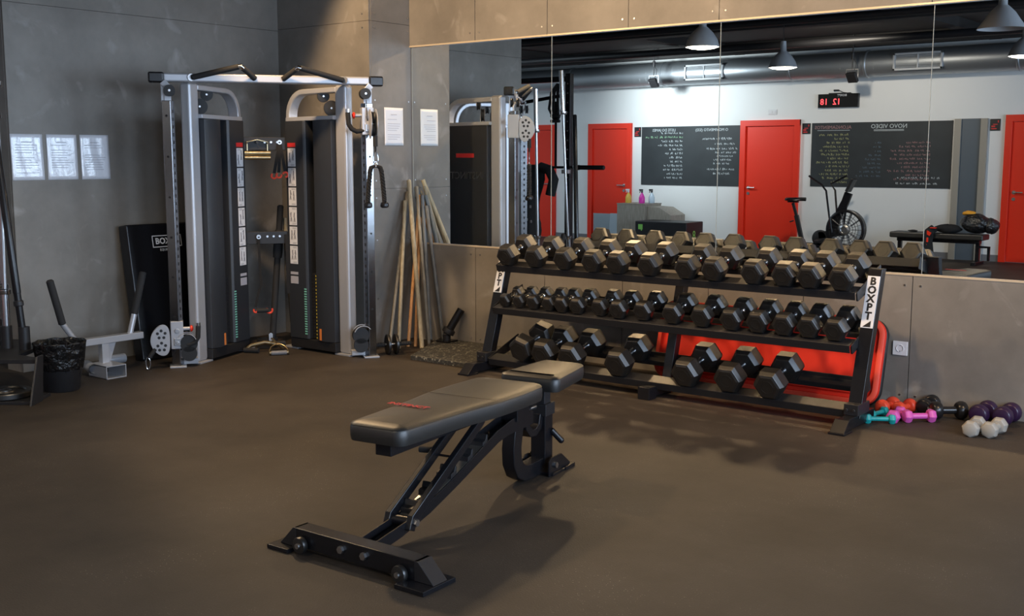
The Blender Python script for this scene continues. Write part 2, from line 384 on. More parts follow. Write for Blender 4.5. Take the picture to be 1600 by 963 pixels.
for x, lb in ((-1.6, 'left of the two duct vents seen in the mirror, in bright light'), (1.71, 'right of the two duct vents seen in the mirror')):
    t = thing('air_vent', lb, 'vent', (x, YF + .40, 2.735), group='grilles on the air duct')
    m = MB(); m.bx(-.34, .34, 0, .04, .09, .12); m.bx(-.34, .34, 0, .04, -.12, -.09); m.bx(-.34, -.31, 0, .04, -.12, .12); m.bx(.31, .34, 0, .04, -.12, .12); m.bx(-.01, .01, 0, .03, -.1, .1)
    m.build('vent_frame', mVent, t, bevel=.003)
    m = MB()
    for k in range(7): m.box((0, .012, -.075 + k * .025), (.62, .02, .004), Euler((.6, 0, 0)).to_matrix())
    m.build('slats', mVent, t); MB().bx(-.31, .31, -.02, -.002, -.09, .09).build('backing', mGlassF, t)
# doors (seen in the mirror)
def door(n, x0, x1, hinge, plate=False):
    t = bpy.data.objects.new('door_%d' % n, None); COL.objects.link(t); t.location = ((x0 + x1) / 2, YF, 0); t['kind'] = 'structure'
    hw = (x1 - x0) / 2
    m = MB(); m.bx(-hw, -hw + .09, 0, .05, 0, 1.99); m.bx(hw - .09, hw, 0, .05, 0, 1.99); m.bx(-hw, hw, 0, .0499, 1.90, 1.99)
    m.build('door_frame', mRed, t, bevel=.004)
    MB().bx(-hw + .092, hw - .092, .001, .016, .005, 1.898).build('door_leaf', mRed, t, bevel=.002)
    s = 1 if hinge > 0 else -1; hx = s * (hw - .15)
    m = MB(); m.cyl((hx, .016, .95), (hx, .06, .95), .012); m.path([(hx, .055, .95), (hx - s * .12, .055, .95)], .010); m.lathe([(.026, 0), (.026, .006)], (hx, .016, .95), (0, 1, 0)); m.lathe([(.024, 0), (.024, .008)], (hx, .016, .86), (0, 1, 0))
    m.build('door_handle', mSteel, t)
    if plate: MB().bx(-hw + .11, hw - .11, .016, .022, .05, .46).build('kick_plate', mDoorS, t, bevel=.002)
door(1, -4.034, -3.155, 1, True)
door(2, -1.14, -.15, -1)
door(3, 2.80, 3.70, -1)
door(4, -5.62, -4.74, 1)
# tall grey panel between stone coloured posts
t = bpy.data.objects.new('grey_panel_1', None); COL.objects.link(t); t.location = (2.35, YF, 0); t['kind'] = 'structure'
m = MB(); m.bx(-.22, -.13, 0, .05, 0, 1.95); m.bx(.13, .22, 0, .05, 0, 1.95); m.build('panel_posts', mFrameStone, t, bevel=.003)
MB().bx(-.13, .13, 0, .02, 0, 1.95).build('panel_face', mPanelGrey, t)

# ------------------------------------------------------------------ things on the far wall
XD, ZD, ND = (-1, 0, 0), (0, 0, 1), (0, 1, 0)
def board(x0, x1, z0, z1, label, rows):
    t = thing('chalkboard', label, 'chalkboard', (0, YF, 0), group='chalkboards on the far wall')
    MB().bx(x0, x1, .001, .012, z0, z1).build('board_panel', mBoard, t, bevel=.002)
    for mat, nm, lines in rows:
        b = MB(); rr = random.Random(len(nm) + int(abs(x0) * 10))
        for (x, z, ln, h) in lines: scribble(b, (x, .012, z), XD, ZD, ln, h, rr, ND)
        b.build(nm, mat, t, smooth=False)
    return t
L1 = [(-2.28 + .55 - 0.0 * i, 1.80 - i * .062, ln, .034) for i, ln in enumerate((.0, .38, .0, .42, .48, .25, .32, .28, .26, .36, .38, .34, .36))]
b1 = board(-2.97, -1.15, .965, 1.92, 'left chalkboard with white and green handwriting, between two red doors in the mirror', [
    (mChalk, 'white_writing', [(-2.19, 1.80 - i * .066, ln, .034) for i, ln in enumerate((.40, .0, .40, .46, .25, .30, .26, .24, .34, .36, .32, .34)) if ln] +
     [(-1.30, 1.70, .50, .036), (-1.25, 1.62, .35, .034), (-1.20, 1.545, .55, .034), (-1.22, 1.485, .40, .03), (-1.28, 1.43, .3, .03), (-1.30, 1.37, .3, .03), (-1.34, 1.31, .28, .03), (-1.25, 1.22, .48, .034), (-1.33, 1.15, .3, .034)]),
    (mChalkG, 'green_writing', [(-2.19, 1.735, .72, .034)])])
text('LISTE DO JAMES', .062, mChalk, 'lettering', b1, frame((-2.54, .0135, 1.86), XD, ZD), .0005)
text('O MOVIMENTO (532)', .062, mChalk, 'lettering', b1, frame((-1.66, .0135, 1.855), XD, ZD), .0005)
b2 = board(.03, 2.10, .985, 1.93, 'right chalkboard with faded yellow and pink handwriting, behind the exercise bike in the mirror', [
    (mChalkY, 'yellow_writing', [(.60 + (i % 3) * .01, 1.74 - i * .058, ln, .032) for i, ln in enumerate((.45, .25, .35, .40, .42, .44, .30, .50, .36, .34, .44, .40, .25))]),
    (mChalkB, 'blue_writing', [(1.10, 1.62 - i * .06, ln, .03) for i, ln in enumerate((.1, .12, .1, .2, .25, .2, .28, .3, .35))]),
    (mChalkR, 'pink_writing', [(1.80, 1.62 - i * .058, ln, .03) for i, ln in enumerate((.35, .45, .55, .50, .60, .46, .40, .58, .35, .5))]),
    (mChalk, 'white_writing', [(1.95, 1.12, .6, .028), (1.92, 1.04, .6, .028)])])
text('NOVO VIDEO', .085, mChalk, 'lettering', b2, frame((1.20, .0135, 1.865), XD, ZD), .0005)
text('ALONGAMENTOS', .07, mChalkR, 'lettering', b2, frame((.36, .0135, 1.86), XD, ZD), .0005)
m = MB()
for z in (1.815, 1.80): m.bx(.98, 1.42, .012, .0135, z, z + .006)
m.bx(.12, .62, .012, .0135, 1.815, 1.82); m.build('underline', mChalk, b2, smooth=False)
for x, zc, lb in ((-3.05, 1.84, 'small black sign with red print beside the left chalkboard'), (-.06, 1.85, 'small black sign with red print beside the right chalkboard'), (2.66, 1.86, 'small black sign with red print between the grey panel and the right red door'), (-4.36, 1.84, 'small black sign right of the red door behind the barbell')):
    t = thing('door_sign', lb, 'sign', (x, YF, zc), group='small black door signs')
    MB().bx(-.065, .065, .001, .01, -.08, .08).build('sign_plate', mBlackM, t, bevel=.002)
    m = MB()
    if x > -4: m.bx(-.05, .02, .0101, .0115, -.06, -.045); m.bx(-.05, .0, .0101, .0115, -.03, -.01); m.bx(-.03, .03, .0101, .0115, .0, .012); m.bx(.03, .045, .0101, .0115, .03, .06)
    else: m.bx(-.03, .03, .0101, .0115, .0, .012)
    m.build('sign_print', mRedL, t, smooth=False)
t = thing('light_switch', 'white double switch above the middle red door, seen in the mirror', 'switch', (-.62, YF, 2.11))
MB().bx(-.07, .07, .001, .012, -.04, .04).build('switch_plate', mSocket, t, bevel=.004)
m = MB(); m.bx(-.055, -.005, .012, .018, -.025, .025); m.bx(.005, .055, .012, .018, -.025, .025); m.build('rocker', mSocket, t, bevel=.003)
# LED clock
t = thing('wall_clock', 'black digital wall clock with red figures above the right chalkboard', 'clock', (.44, YF, 2.25))
MB().bx(-.31, .31, .001, .06, -.10, .10).build('clock_body', mGlassF, t, bevel=.006)
m = MB(); m.bx(-.16, .18, .02, .03, .10, .115); m.cyl((.0, .03, .15), (-.08, .03, .15), .012); m.path([(0, .03, .15), (.06, .02, .12), (.2, .02, .10)], .004); m.build('cable', mBlackM, t)
text('12  18', .125, mLED, 'figures', t, frame((-.115, .061, -.018), XD, ZD), .0008)
text('BOXPT', .045, mWhiteP, 'lettering', t, frame((.06, .061, .075), XD, ZD), .0006)

# ------------------------------------------------------------------ pendant lamps
def pendant(loc, label, on=True, r=.165, power=105):
    t = thing('pendant_lamp', label, 'lamp', loc, group='aluminium pendant lamps')
    prof = [(.03, .30), (.034, .26), (.036, .19), (.055, .175), (.10, .13), (.14, .07), (r, .0), (r - .004, .0), (.136, .068), (.096, .128), (.052, .17), (.03, .185)]
    MB().lathe(prof, seg=32, cap=False).build('lamp_shade', mLampMetal, t, ang=50)
    MB().lathe([(.012, H - loc[2]), (.05, H - loc[2] - .005), (.045, H - loc[2] - .06), (.012, H - loc[2] - .07)]).build('ceiling_cup', mLampMetal, t)
    MB().cyl((0, 0, .3), (0, 0, H - loc[2] - .06), .004, seg=6).build('cord', mBlackM, t)
    if on:
        MB().lathe([(.0, -.022), (r * .4, -.019), (r * .75, -.010), (r * .95, .004), (r * .93, .012), (0, .016)], seg=28).build('lamp_bulb', mBulb, t)
    else:
        MB().sphere((0, 0, .10), .045).build('lamp_bulb', mLampIn, t)
    if on: light('pendant_light', 'SPOT', (loc[0], loc[1], loc[2] - .03), power, PEND, radius=.10, cone=math.radians(134), blend=.4, target=(loc[0], loc[1], 0))
pendant((4.46, -3.28, 2.45), 'large unlit pendant lamp at the top right of the mirror', False, .19)
pendant((1.83, -3.12, 2.45), 'lit pendant lamp on the left, left of the mirror seam', True, .16, 80)
pendant((1.353, -5.87, 2.45), 'lit pendant lamp hanging between two mirror seams, in front of the duct', True, .165)
pendant((3.95, -6.0, 2.45), 'lit pendant lamp at the right edge of the mirror', True, .165)
for x, y, z, lb in ((-2.3, -9.0, 2.58, 'black flood lamp hanging in front of the bright wall, left of the pendant lamps'), (.90, -9.05, 2.53, 'black flood lamp hanging from the ceiling above the digital clock')):
    t = thing('flood_lamp', lb, 'lamp', (x, y, z), group='black hanging flood lamps')
    MB().box((0, 0, 0), (.15, .05, .15), Euler((-.6, 0, .2)).to_matrix()).build('lamp_body', mBlackM, t, bevel=.008)
    m = MB(); m.path([(-.085, 0, 0), (-.085, 0, .11), (.085, 0, .11), (.085, 0, 0)], (.01, .01)); m.build('bracket', mSteel, t)
    m = MB(); m.cyl((0, 0, .11), (0, 0, H - z), .008, seg=8); m.cyl((0, 0, .25), (0, 0, .34), .022); m.path([(0, 0, .27), (.05, 0, .2), (.04, 0, .12), (0, .02, .03)], .005); m.build('hanger', mBlackM, t)

# ------------------------------------------------------------------ adjustable bench (centre)
T = thing('weight_bench', 'black adjustable weight bench standing in the middle of the floor', 'bench', (4.2, -3.1, 0), math.radians(9))
def pad(outline, z0, z1, name, par, dome=.006):
    n = len(outline); P = [Vector((x, y, 0)) for x, y in outline]
    A = sum(P[i].x * P[(i + 1) % n].y - P[(i + 1) % n].x * P[i].y for i in range(n)); sg = 1 if A > 0 else -1
    N = []
    for i in range(n):
        d = (P[(i + 1) % n] - P[i - 1]).normalized(); N.append(Vector((-d.y, d.x, 0)) * sg)
    def rg(ins, z): return [p + q * ins + Vector((0, 0, z)) for p, q in zip(P, N)]
    h = z1 - z0
    m = MB(); m.ring([rg(.02, z0), rg(.004, z0 + .004), rg(0, z0 + h * .3), rg(0, z1 - .02), rg(.004, z1 - .012), rg(.0015, z1 - .010), rg(.006, z1 - .005), rg(.022, z1), rg(.045, z1 + dome * .8)])
    c = m.bm
    return m.build(name, mVinyl, par, ang=60)
def outl(b0, b1, hw, r0, r1, c0=0.0, c1=0.0):
    """outline symmetric about x=c; hw(b) half width; rounded corners"""
    R = []
    def cx(b): return c0 + (c1 - c0) * (b - b0) / (b1 - b0)
    for k in range(7):
        a = PI / 2 * k / 6; R.append((cx(b0) + hw(b0 + r0) - r0 + r0 * math.sin(a), b0 + r0 - r0 * math.cos(a)))
    for k in range(1, 12):
        b = b0 + r0 + (b1 - r1 - b0 - r0) * k / 12; R.append((cx(b) + hw(b), b))
    for k in range(7):
        a = PI / 2 * k / 6; R.append((cx(b1) + hw(b1 - r1) - r1 + r1 * math.cos(a), b1 - r1 + r1 * math.sin(a)))
    L = [(2 * cx(b) - x, b) for x, b in reversed(R)]
    return R + L
def hwb(b):
    return .128 + .02 * min(1, max(0, (b + .5) / .35)) + .032 / (1 + math.exp(-(b + .05) / .05)) - .012 * max(0, (b - .25) / .2)
bp = pad(outl(-.545, .44, hwb, .045, .06, 0.0, .02), .395, .468, 'backrest_pad', T)
text('INSTINCT', .042, mRedL, 'lettering', bp, frame((-.055, -.245, .4775), (1, -.02, 0), (.02, 1, .0)), .0006, bold=.0012)
m = MB(); m.bx(-.16, .2, .008, .011, .4745, .4755); m.build('stitching', mVinyl, bp)
pad(outl(.475, .865, lambda b: .148 - .035 * (b - .47) / .39, .035, .05, .075, .06), .415, .486, 'seat_pad', T)
MB().bx(-.025, .045, -.50, .42, .345, .397).build('pad_rail', mBlack, T, bevel=.003)
sp = [(-.665, .050), (-.60, .032), (-.485, .045), (-.30, .083), (-.11, .138), (.107, .208), (.22, .243), (.30, .255), (.52, .26), (.52, .318), (.33, .318), (.20, .292), (.05, .240), (-.11, .186), (-.38, .104), (-.665, .072)]
cs = .042
m = MB()
for a0, a1 in ((cs - .039, cs - .033), (cs + .033, cs + .039)): m.prism(sp, lambda a, b, d: (d, a, b), a0, a1)
m.prism([(p[0], p[1] - .0 if i < 9 else p[1] - .03) for i, p in enumerate(sp)], lambda a, b, d: (d, a, b), cs - .033, cs + .033)
m.build('spine_beam', mBlack, T, bevel=.0015)
m = MB(); lp = [(-.60, .060), (.20, .278), (.20, .284), (-.60, .066)]
m.prism([(-.42, .086), (-.11, .182), (.107, .254), (.107, .258), (-.11, .187), (-.42, .092)], lambda a, b, d: (d, a, b), cs - .032, cs + .032)
m.build('ladder_plate', mLadder, T)
for b, z in ((-.37, .104), (-.25, .142), (-.125, .180), (-.0, .220), (.115, .254)):
    MB().prism([(b - .022, z - .005), (b + .018, z + .008), (b + .018, z + .042), (b + .010, z + .042), (b + .002, z + .022), (b - .020, z + .016)], lambda a, b_, d: (d, a, b_), cs - .036, cs + .036).build('ladder_hook', mBlackM, T, bevel=.002)
m = MB(); m.path([(cs, .43, .315), (cs, .41, .25), (cs, .395, .17), (cs, .40, .11), (cs, .425, .068), (cs, .47, .045), (cs, .53, .04), (cs, .62, .042), (cs, .72, .044)], (.062, .07), up=(0, 1, 0)); m.build('curved_frame', mBlack, T, bevel=.004)
m = MB(); m.path([(cs, .48, .40), (cs, .485, .30), (cs, .495, .245), (cs, .53, .212), (cs, .57, .208), (cs, .61, .23), (cs, .625, .28)], (.055, .034), up=(0, 1, 0)); m.build('seat_hinge', mBlack, T, bevel=.003)
MB().bx(.0, .09, .36, .47, .30, .395).build('hinge_block', mBlack, T, bevel=.004)
MB().bx(cs - .034, cs + .04, .63, .705, .045, .32).build('seat_post', mBlack, T, bevel=.004)
MB().bx(cs - .026, cs + .032, .638, .697, .32, .418).build('seat_post_inner', mBlackM, T, bevel=.003)
MB().bx(cs - .041, cs + .047, .623, .712, .27, .325).build('post_collar', mBlackM, T, bevel=.003)
m = MB(); m.cyl((cs + .04, .69, .195), (cs + .075, .72, .145), .014); m.sphere((cs + .075, .72, .145), .0145); m.build('lock_handle', mBlack, T)
m = MB(); m.cyl((cs + .0, .545, .315), (cs, .61, .315), .009, seg=12); m.build('pop_pin', mSteel, T)
MB().lathe([(.014, 0), (.02, .008), (.02, .03), (.012, .04)], (cs, .545, .315), (0, -1, 0)).build('pin_knob', mBlack, T)
m = MB(); m.bx(-.09, .135, .74, .83, 0, .018); m.bx(-.03, .13, .62, .74, .0, .014); m.prism([(.60, .0), (.83, .0), (.80, .03), (.72, .085), (.62, .085), (.60, .07)], lambda a, b, d: (d, a, b), .112, .120)
m.prism([(.60, .0), (.83, .0), (.80, .03), (.72, .085), (.62, .085), (.60, .07)], lambda a, b, d: (d, a, b), -.02, -.012); m.build('rear_foot', mBlack, T, bevel=.002)
m = MB(); m.cyl((.12, .655, .045), (.131, .655, .045), .014, seg=6); m.build('bolt', mSteel, T)
m = MB(); m.cyl((cs + .04, .66, .42), (cs + .085, .66, .425), .013, seg=8); m.build('bolt', mSteel, T)
# front cross bar
fb = bpy.data.objects.new('cross_bar', None)
fb = MB().bx(-.30, .30, -.035, .035, .018, .088).build('cross_bar', mBlack, T, bevel=.003, loc=(.045, -.695, 0), rot=(0, 0, math.radians(-6.5)))
MB().bx(-.40, -.29, -.075, .075, 0, .016).build('foot_plate', mBlack, fb, bevel=.003)
MB().bx(.245, .375, -.095, .075, 0, .018).build('foot_plate', mBlack, fb, bevel=.003)
MB().prism([(.285, .018), (.37, .018), (.30, .088), (.285, .088)], lambda a, b, d: (a, d, b), -.036, .036).build('end_cap', mBlackM, fb, bevel=.002)
MB().prism([(-.285, .016), (-.37, .016), (-.30, .088), (-.285, .088)], lambda a, b, d: (a, d, b), -.036, .036).build('end_cap', mBlackM, fb, bevel=.002)
for x in (-.245, .235):
    MB().lathe([(.018, 0), (.029, .003), (.031, .008), (.031, .019), (.029, .024), (.018, .026)], (x, -.040, .036), (0, -1, 0), 24).build('wheel', mRubber, fb)
    MB().cyl((x, -.064, .036), (x, -.072, .036), .010, seg=10).build('wheel_bolt', mSteel, fb)
for x in (-.055, .055): MB().cyl((x, -.034, .055), (x, -.046, .055), .014, seg=6).build('bolt', mSteel, fb)
# support arms
for a in (cs - .050, cs + .050):
    MB().path([(a, -.455, .062), (a, -.44, .10), (a, .03, .36), (a, .06, .38)], (.026, .038), up=(0, 1, 0)).build('support_arm', mBlack, T, bevel=.004)
m = MB(); m.cyl((cs - .058, -.435, .088), (cs + .058, -.435, .088), .02); m.build('support_axle', mBlack, T)
m = MB(); m.cyl((cs + .064, -.435, .088), (cs + .074, -.435, .088), .014, seg=6); m.build('bolt', mSteel, T)
m = MB(); m.cyl((cs - .055, -.11, .272), (cs - .055 - .075, -.12, .270), .013); m.build('support_handle', mFoam, T)
m = MB(); m.cyl((cs - .05, -.13, .262), (cs + .05, -.13, .262), .005, seg=8); m.build('cross_rod', mBlack, T)

# ------------------------------------------------------------------ dumbbell rack
XL, XR = 2.365, 4.925
K = thing('dumbbell_rack', 'long black three tier dumbbell rack in front of the mirror', 'rack', ((XL + XR) / 2, -.55, 0))
ox, oy = (XL + XR) / 2, -.55
def upy(z): return -.715 + (z - .09) * .30
for i, x in enumerate((XL, XR)):
    lx = x - ox
    u = MB(); P = lambda a, b, d: (lx + d, a - oy, b)
    u.prism([(upy(.05), .05), (upy(.05) + .06, .05), (upy(.83) + .06, .83), (upy(.83), .83)], P, -.0375, .0375)
    up_ = u.build('upright', mBlack, K, bevel=.003)
    n = Vector((0, -1, .30)).normalized(); yv = Vector((0, .30, 1)).normalized()
    p = MB(); c = Vector((lx, upy(.655) - oy, .655)) + n * .003
    R = Matrix((Vector((1, 0, 0)), n, yv)).transposed()
    p.box(c, (.068, .004, .285), R)
    sgn = p.build('name_plate', mWhiteP, K, bevel=.001)
    for k, ch in enumerate('BOXPT'):
        text(ch, .058, mBlackM, 'letter', sgn, frame(c + n * .0025 + yv * (.112 - k * .0475), (1, 0, 0), yv), .0006, bold=.0022)
    p = MB(); o = c + n * .0028 - yv * .137
    p.prism([(-.022, 0), (.02, 0), (.02, .035)], lambda a, b, d: tuple(o + Vector((1, 0, 0)) * a + yv * b + n * d), 0, .001); p.build('letter', mBlackM, sgn, smooth=False)
    f = MB(); f.bx(lx - .03, lx + .03, -.86 - oy, -.50 - oy, .012, .07); f.bx(lx - .045, lx + .045, -.95 - oy, -.84 - oy, .0, .012)
    f.prism([(-.95, .002), (-.86, .012), (-.86, .07), (-.875, .07)], lambda a, b, d: (lx + d, a - oy, b), -.04, .04)
    f.build('base_foot', mBlack, K, bevel=.003)
    b = MB(); b.bx(lx - .04, lx + .04, -.76 - oy, -.60 - oy, .07, .13)
    for q in (-.02, .02): b.cyl((lx + q, -.765 - oy, .10), (lx + q, -.775 - oy, .10), .009, seg=6)
    b.build('bracket', mBlackM, K, bevel=.003)
m = MB(); lx = 3.69 - ox
m.prism([(-.60, .02), (-.54, .02), (-.36, .72), (-.42, .72)], lambda a, b, d: (lx + d, a - oy, b), -.03, .03)
m.bx(lx - .03, lx + .03, -.80 - oy, -.25 - oy, .012, .065); m.bx(lx - .04, lx + .04, -.84 - oy, -.76 - oy, 0, .075)
m.build('centre_support', mBlack, K, bevel=.003)
TI = {'top': (-.655, .715), 'mid': (-.70, .435), 'bot': (-.745, .095)}
TH = math.radians(16); sy_, sz_ = math.cos(TH), math.sin(TH)
XA, XB = XL + .055, XR - .045
for kname, (yf, zf) in TI.items():
    y0, z0 = yf - oy, zf
    xa, xb = XA - ox, XB - ox
    fr = MB(); q = lambda s, h: (y0 + sy_ * s - sz_ * h, z0 + sz_ * s + sy_ * h)
    def strip(mb, s0, s1, h0, h1):
        mb.prism([q(s0, h0), q(s1, h0), q(s1, h1), q(s0, h1)], lambda a, b, d: (d, a, b), xa, xb)
    strip(fr, -.006, .0, -.045, .0); strip(fr, 0, .085, -.006, 0)
    fr.build('front_rail', mBlackM, K, bevel=.0015)
    fr = MB(); sa, sb = {'top': (.20, .31), 'mid': (.16, .28), 'bot': (.265, .345)}[kname]; strip(fr, sa, sb, -.006, 0); strip(fr, sb, sb + .006, -.03, .022); strip(fr, sa, sa + .006, -.03, -.006)
    fr.build('rear_rail', mBlackM, K, bevel=.0015)
    for x in (xa - .012, xb + .006):
        fr = MB(); fr.prism([q(-.0, -.045), q(.35, -.045), q(.35, .03), q(.0, .0)], lambda a, b, d: (d, a, b), x, x + .006); fr.build('tray_end', mBlackM, K, bevel=.001)
    for x in (XL - ox + .039, XR - ox - .051):
        fr = MB(); fr.prism([q(.02, -.06), q(.14, -.06), q(.14, -.01), q(.02, -.02)], lambda a, b, d: (d, a, b), x, x + .012); fr.build('tray_bracket', mBlackM, K, bevel=.001)

def make_dumbbell(R, L, hl, label, group):
    """hexagonal heads, axis along local Y, centre at the handle's middle"""
    t = thing('hex_dumbbell', label, 'dumbbell', group=group)
    def hexr(r, y): return [Vector((math.cos(PI / 3 * i) * r, y, math.sin(PI / 3 * i) * r)) for i in range(6)]
    for s in (-1, 1):
        yo, yi = s * L / 2, s * (L / 2 - hl)
        m = MB(); m.ring([hexr(R * .70, yo), hexr(R * .86, yo - s * hl * .05), hexr(R, yo - s * hl * .26), hexr(R, yi + s * hl * .22), hexr(R * .80, yi), hexr(R * .42, yi - s * .004)])
        h = m.build('head', mRubber, t, bevel=R * .03, ang=15)
        m = MB(); m.lathe([(R * .42, 0), (R * .42, .0018), (R * .36, .0018), (R * .36, .0005)], (0, yo, 0), (0, s, 0), 24); m.build('end_ring', mRubber, h)
    hr = min(.017, R * .24 + .002); ln = L / 2 - hl
    prof = []
    for k in range(13):
        u = -1 + 2 * k / 12; prof.append((hr * (1.0 + .12 * math.cos(u * PI / 2)) if abs(u) < .8 else hr * 1.35, u * ln))
    m = MB(); m.lathe(prof, (0, 0, 0), (0, 1, 0), 16); m.build('handle', mChrome, t)
    return t
ordw = ['first', 'second', 'third', 'fourth', 'fifth', 'sixth', 'seventh', 'eighth', 'ninth', 'tenth', 'eleventh', 'twelfth', 'thirteenth', 'fourteenth', 'fifteenth', 'sixteenth']
rows = {'top': ([2.51, 2.739, 2.974, 3.191, 3.376, 3.6, 3.859, 4.039, 4.285, 4.475, 4.628, 4.805], lambda i: (.0765, .300, .105), 'large', 'top tier'),
        'mid': ([2.509, 2.622, 2.739, 2.864, 2.97, 3.09, 3.26, 3.402, 3.572, 3.781, 3.977, 4.167, 4.33, 4.488, 4.634, 4.79], lambda i: (.047 + .024 * min(1, i / 10), .20 + .055 * min(1, i / 10), .062 + .022 * min(1, i / 10)), 'small', 'middle tier'),
        'bot': ([2.699, 2.877, 3.094, 3.445, 3.925, 4.195, 4.451], lambda i: (.092, .345, .118), 'heavy', 'bottom tier')}
rr = random.Random(3)
for kname, (xs, fn, sz, nm) in rows.items():
    yf, zf = TI[kname]; proto = {}
    for i, x in enumerate(xs):
        R, L, hl = fn(i)
        if kname == 'mid' and i < 9: ll = '%s black hex dumbbell on the %s, %s from the left end of the rack' % (sz, nm, ordw[i])
        elif kname == 'mid': ll = '%s black hex dumbbell on the %s, %s from the right end of the rack' % (sz, nm, ordw[len(xs) - 1 - i])
        else: ll = '%s black hex dumbbell on the %s, %s from the left end of the rack' % (sz, nm, ordw[i])
        if kname == 'bot' and i == 0: ll = 'tilted black hex dumbbell at the left end of the bottom tier'
        key = (R, L)
        if key not in proto:
            d = proto[key] = make_dumbbell(R, L, hl, ll, 'hex dumbbells on the ' + nm)
        else: d = dup(proto[key], label=ll)
        ap = R * math.cos(PI / 6)
        roll = 0; lift = ap + .001
        if kname == 'bot' and i == 0: roll = math.radians(20); lift = R * .99
        s = L / 2 - .022
        if kname == 'mid': s = L / 2 + .012
        dy = rr.uniform(-.006, .006) if kname != 'top' else rr.uniform(-.004, .004)
        s += dy
        d.location = (x, yf + sy_ * s - sz_ * lift, zf + sz_ * s + sy_ * lift)
        d.rotation_euler = (Matrix.Rotation(rr.uniform(-.03, .03), 3, 'Z') @ Matrix.Rotation(TH, 3, 'X') @ Matrix.Rotation(roll, 3, 'Y')).to_euler()

# red step platform behind the rack
t = thing('step_platform', 'red plastic platform with rounded corners leaning on the wall behind the rack', 'platform', (4.12, -.215, 0.0))
def rrect(hx, hz, r, n=8):
    P = []
    for cx_, cz, a0 in ((hx - r, hz - r, 0), (-hx + r, hz - r, 90), (-hx + r, -hz + r, 180), (hx - r, -hz + r, 270)):
        for k in range(n + 1):
            a = math.radians(a0 + 90 * k / n); P.append((cx_ + r * math.cos(a), cz + r * math.sin(a)))
    return P
lean = math.radians(-14)
Rl = Matrix.Rotation(lean, 3, 'X')
def pf(ins, y, r=.10): return [Rl @ Vector((a, y, b + .262)) for a, b in rrect(.745 - ins, .255 - ins, max(.02, r - ins))]
MB().ring([pf(.012, .055), pf(.0, .045), pf(0, .02), pf(.006, .012)]).build('underside', mBlackM, t)
MB().ring([pf(.006, .012), pf(0, .0), pf(.004, -.02), pf(.018, -.028), pf(.034, -.026), pf(.04, -.008), pf(.058, -.006), pf(.066, -.018), pf(.08, -.018), pf(.088, .004), pf(.12, .006)]).build('deck', mRedP, t, ang=30)
MB().ring([pf(.003, -.0195), pf(.018, -.0290), pf(.033, -.0270), pf(.033, -.0255), pf(.018, -.0275), pf(.004, -.019)], cap=False).build('rim', mRedR, t, ang=80)

# ------------------------------------------------------------------ small vinyl dumbbells on the floor
def vinyl(name, label, mat, loc, rz, R, L, kind, group, txt=None):
    t = thing(name, label, 'dumbbell', (loc[0], loc[1], 0), rz, group)
    n = {'hex': 6, 'round': 24, 'oct': 8, 'facet': 7}[kind]; hl = R * 1.25
    off = PI / n
    for s in (-1, 1):
        yo, yi = s * L / 2, s * (L / 2 - hl)
        prof = [(R * .55, yo), (R * .88, yo - s * hl * .12), (R, yo - s * hl * .38), (R, yi + s * hl * .35), (R * .82, yi + s * hl * .08), (R * .42, yi)]
        hz = R * (math.cos(PI / n) if n < 20 else 1)
        MB().ring([[Vector((math.cos(2 * PI * i / n + PI / n + PI / 2) * r, y, hz + math.sin(2 * PI * i / n + PI / n + PI / 2) * r)) for i in range(n)] for r, y in prof]).build('head', mat, t, bevel=R * .1, seg=3)
    MB().cyl((0, -L / 2 + hl * .9, hz), (0, L / 2 - hl * .9, hz), R * .42, seg=14).build('handle', mat, t)
    return t
g = 'small coloured dumbbells on the floor beside the rack'
vinyl('vinyl_dumbbell', 'turquoise dumbbell lying in front, nearest the rack foot', mTeal, (5.005, -.55), math.radians(-58), .030, .165, 'hex', g)
vinyl('vinyl_dumbbell', 'turquoise dumbbell behind the front turquoise one', mTeal, (4.945, -.42), math.radians(-12), .030, .165, 'hex', g)
vinyl('vinyl_dumbbell', 'orange red dumbbell on the left, behind the turquoise ones', mCoral, (4.945, -.27), math.radians(-8), .042, .17, 'round', g)
vinyl('vinyl_dumbbell', 'orange red dumbbell on the right, behind the left pink one', mCoral, (5.032, -.25), math.radians(-10), .041, .17, 'round', g)
vinyl('vinyl_dumbbell', 'pink dumbbell on the left, pointing to the wall', mPink, (5.055, -.435), math.radians(2), .040, .165, 'hex', g)
vinyl('vinyl_dumbbell', 'pink dumbbell on the right, lying crosswise in front of the black ones', mPink, (5.160, -.385), math.radians(-48), .039, .18, 'hex', g)
d = vinyl('vinyl_dumbbell', 'black dumbbell on the left, against the wall behind the pink ones', mBlackV, (5.122, -.125), math.radians(0), .046, .19, 'round', g)
d = vinyl('vinyl_dumbbell', 'black dumbbell with white weight print, right of the other black one', mBlackV, (5.262, -.215), math.radians(-50), .050, .20, 'round', g)
text('5.0 KG', .026, mWhiteP, 'lettering', d, frame((0.0, -.1012, .05), (1, 0, 0), (0, 0, 1)), .0006)
vinyl('vinyl_dumbbell', 'dark purple dumbbell on the left, against the wall', mPurple, (5.43, -.16), math.radians(-4), .054, .20, 'round', g)
vinyl('vinyl_dumbbell', 'dark purple dumbbell on the right, against the wall', mPurple, (5.545, -.135), math.radians(-4), .054, .20, 'round', g)
vinyl('vinyl_dumbbell', 'pale grey dumbbell on the left in front of the purple ones', mGreyV, (5.475, -.475), math.radians(2), .046, .19, 'facet', g)
vinyl('vinyl_dumbbell', 'pale grey dumbbell on the right in front of the purple ones', mGreyV, (5.565, -.440), math.radians(-4), .046, .19, 'facet', g)

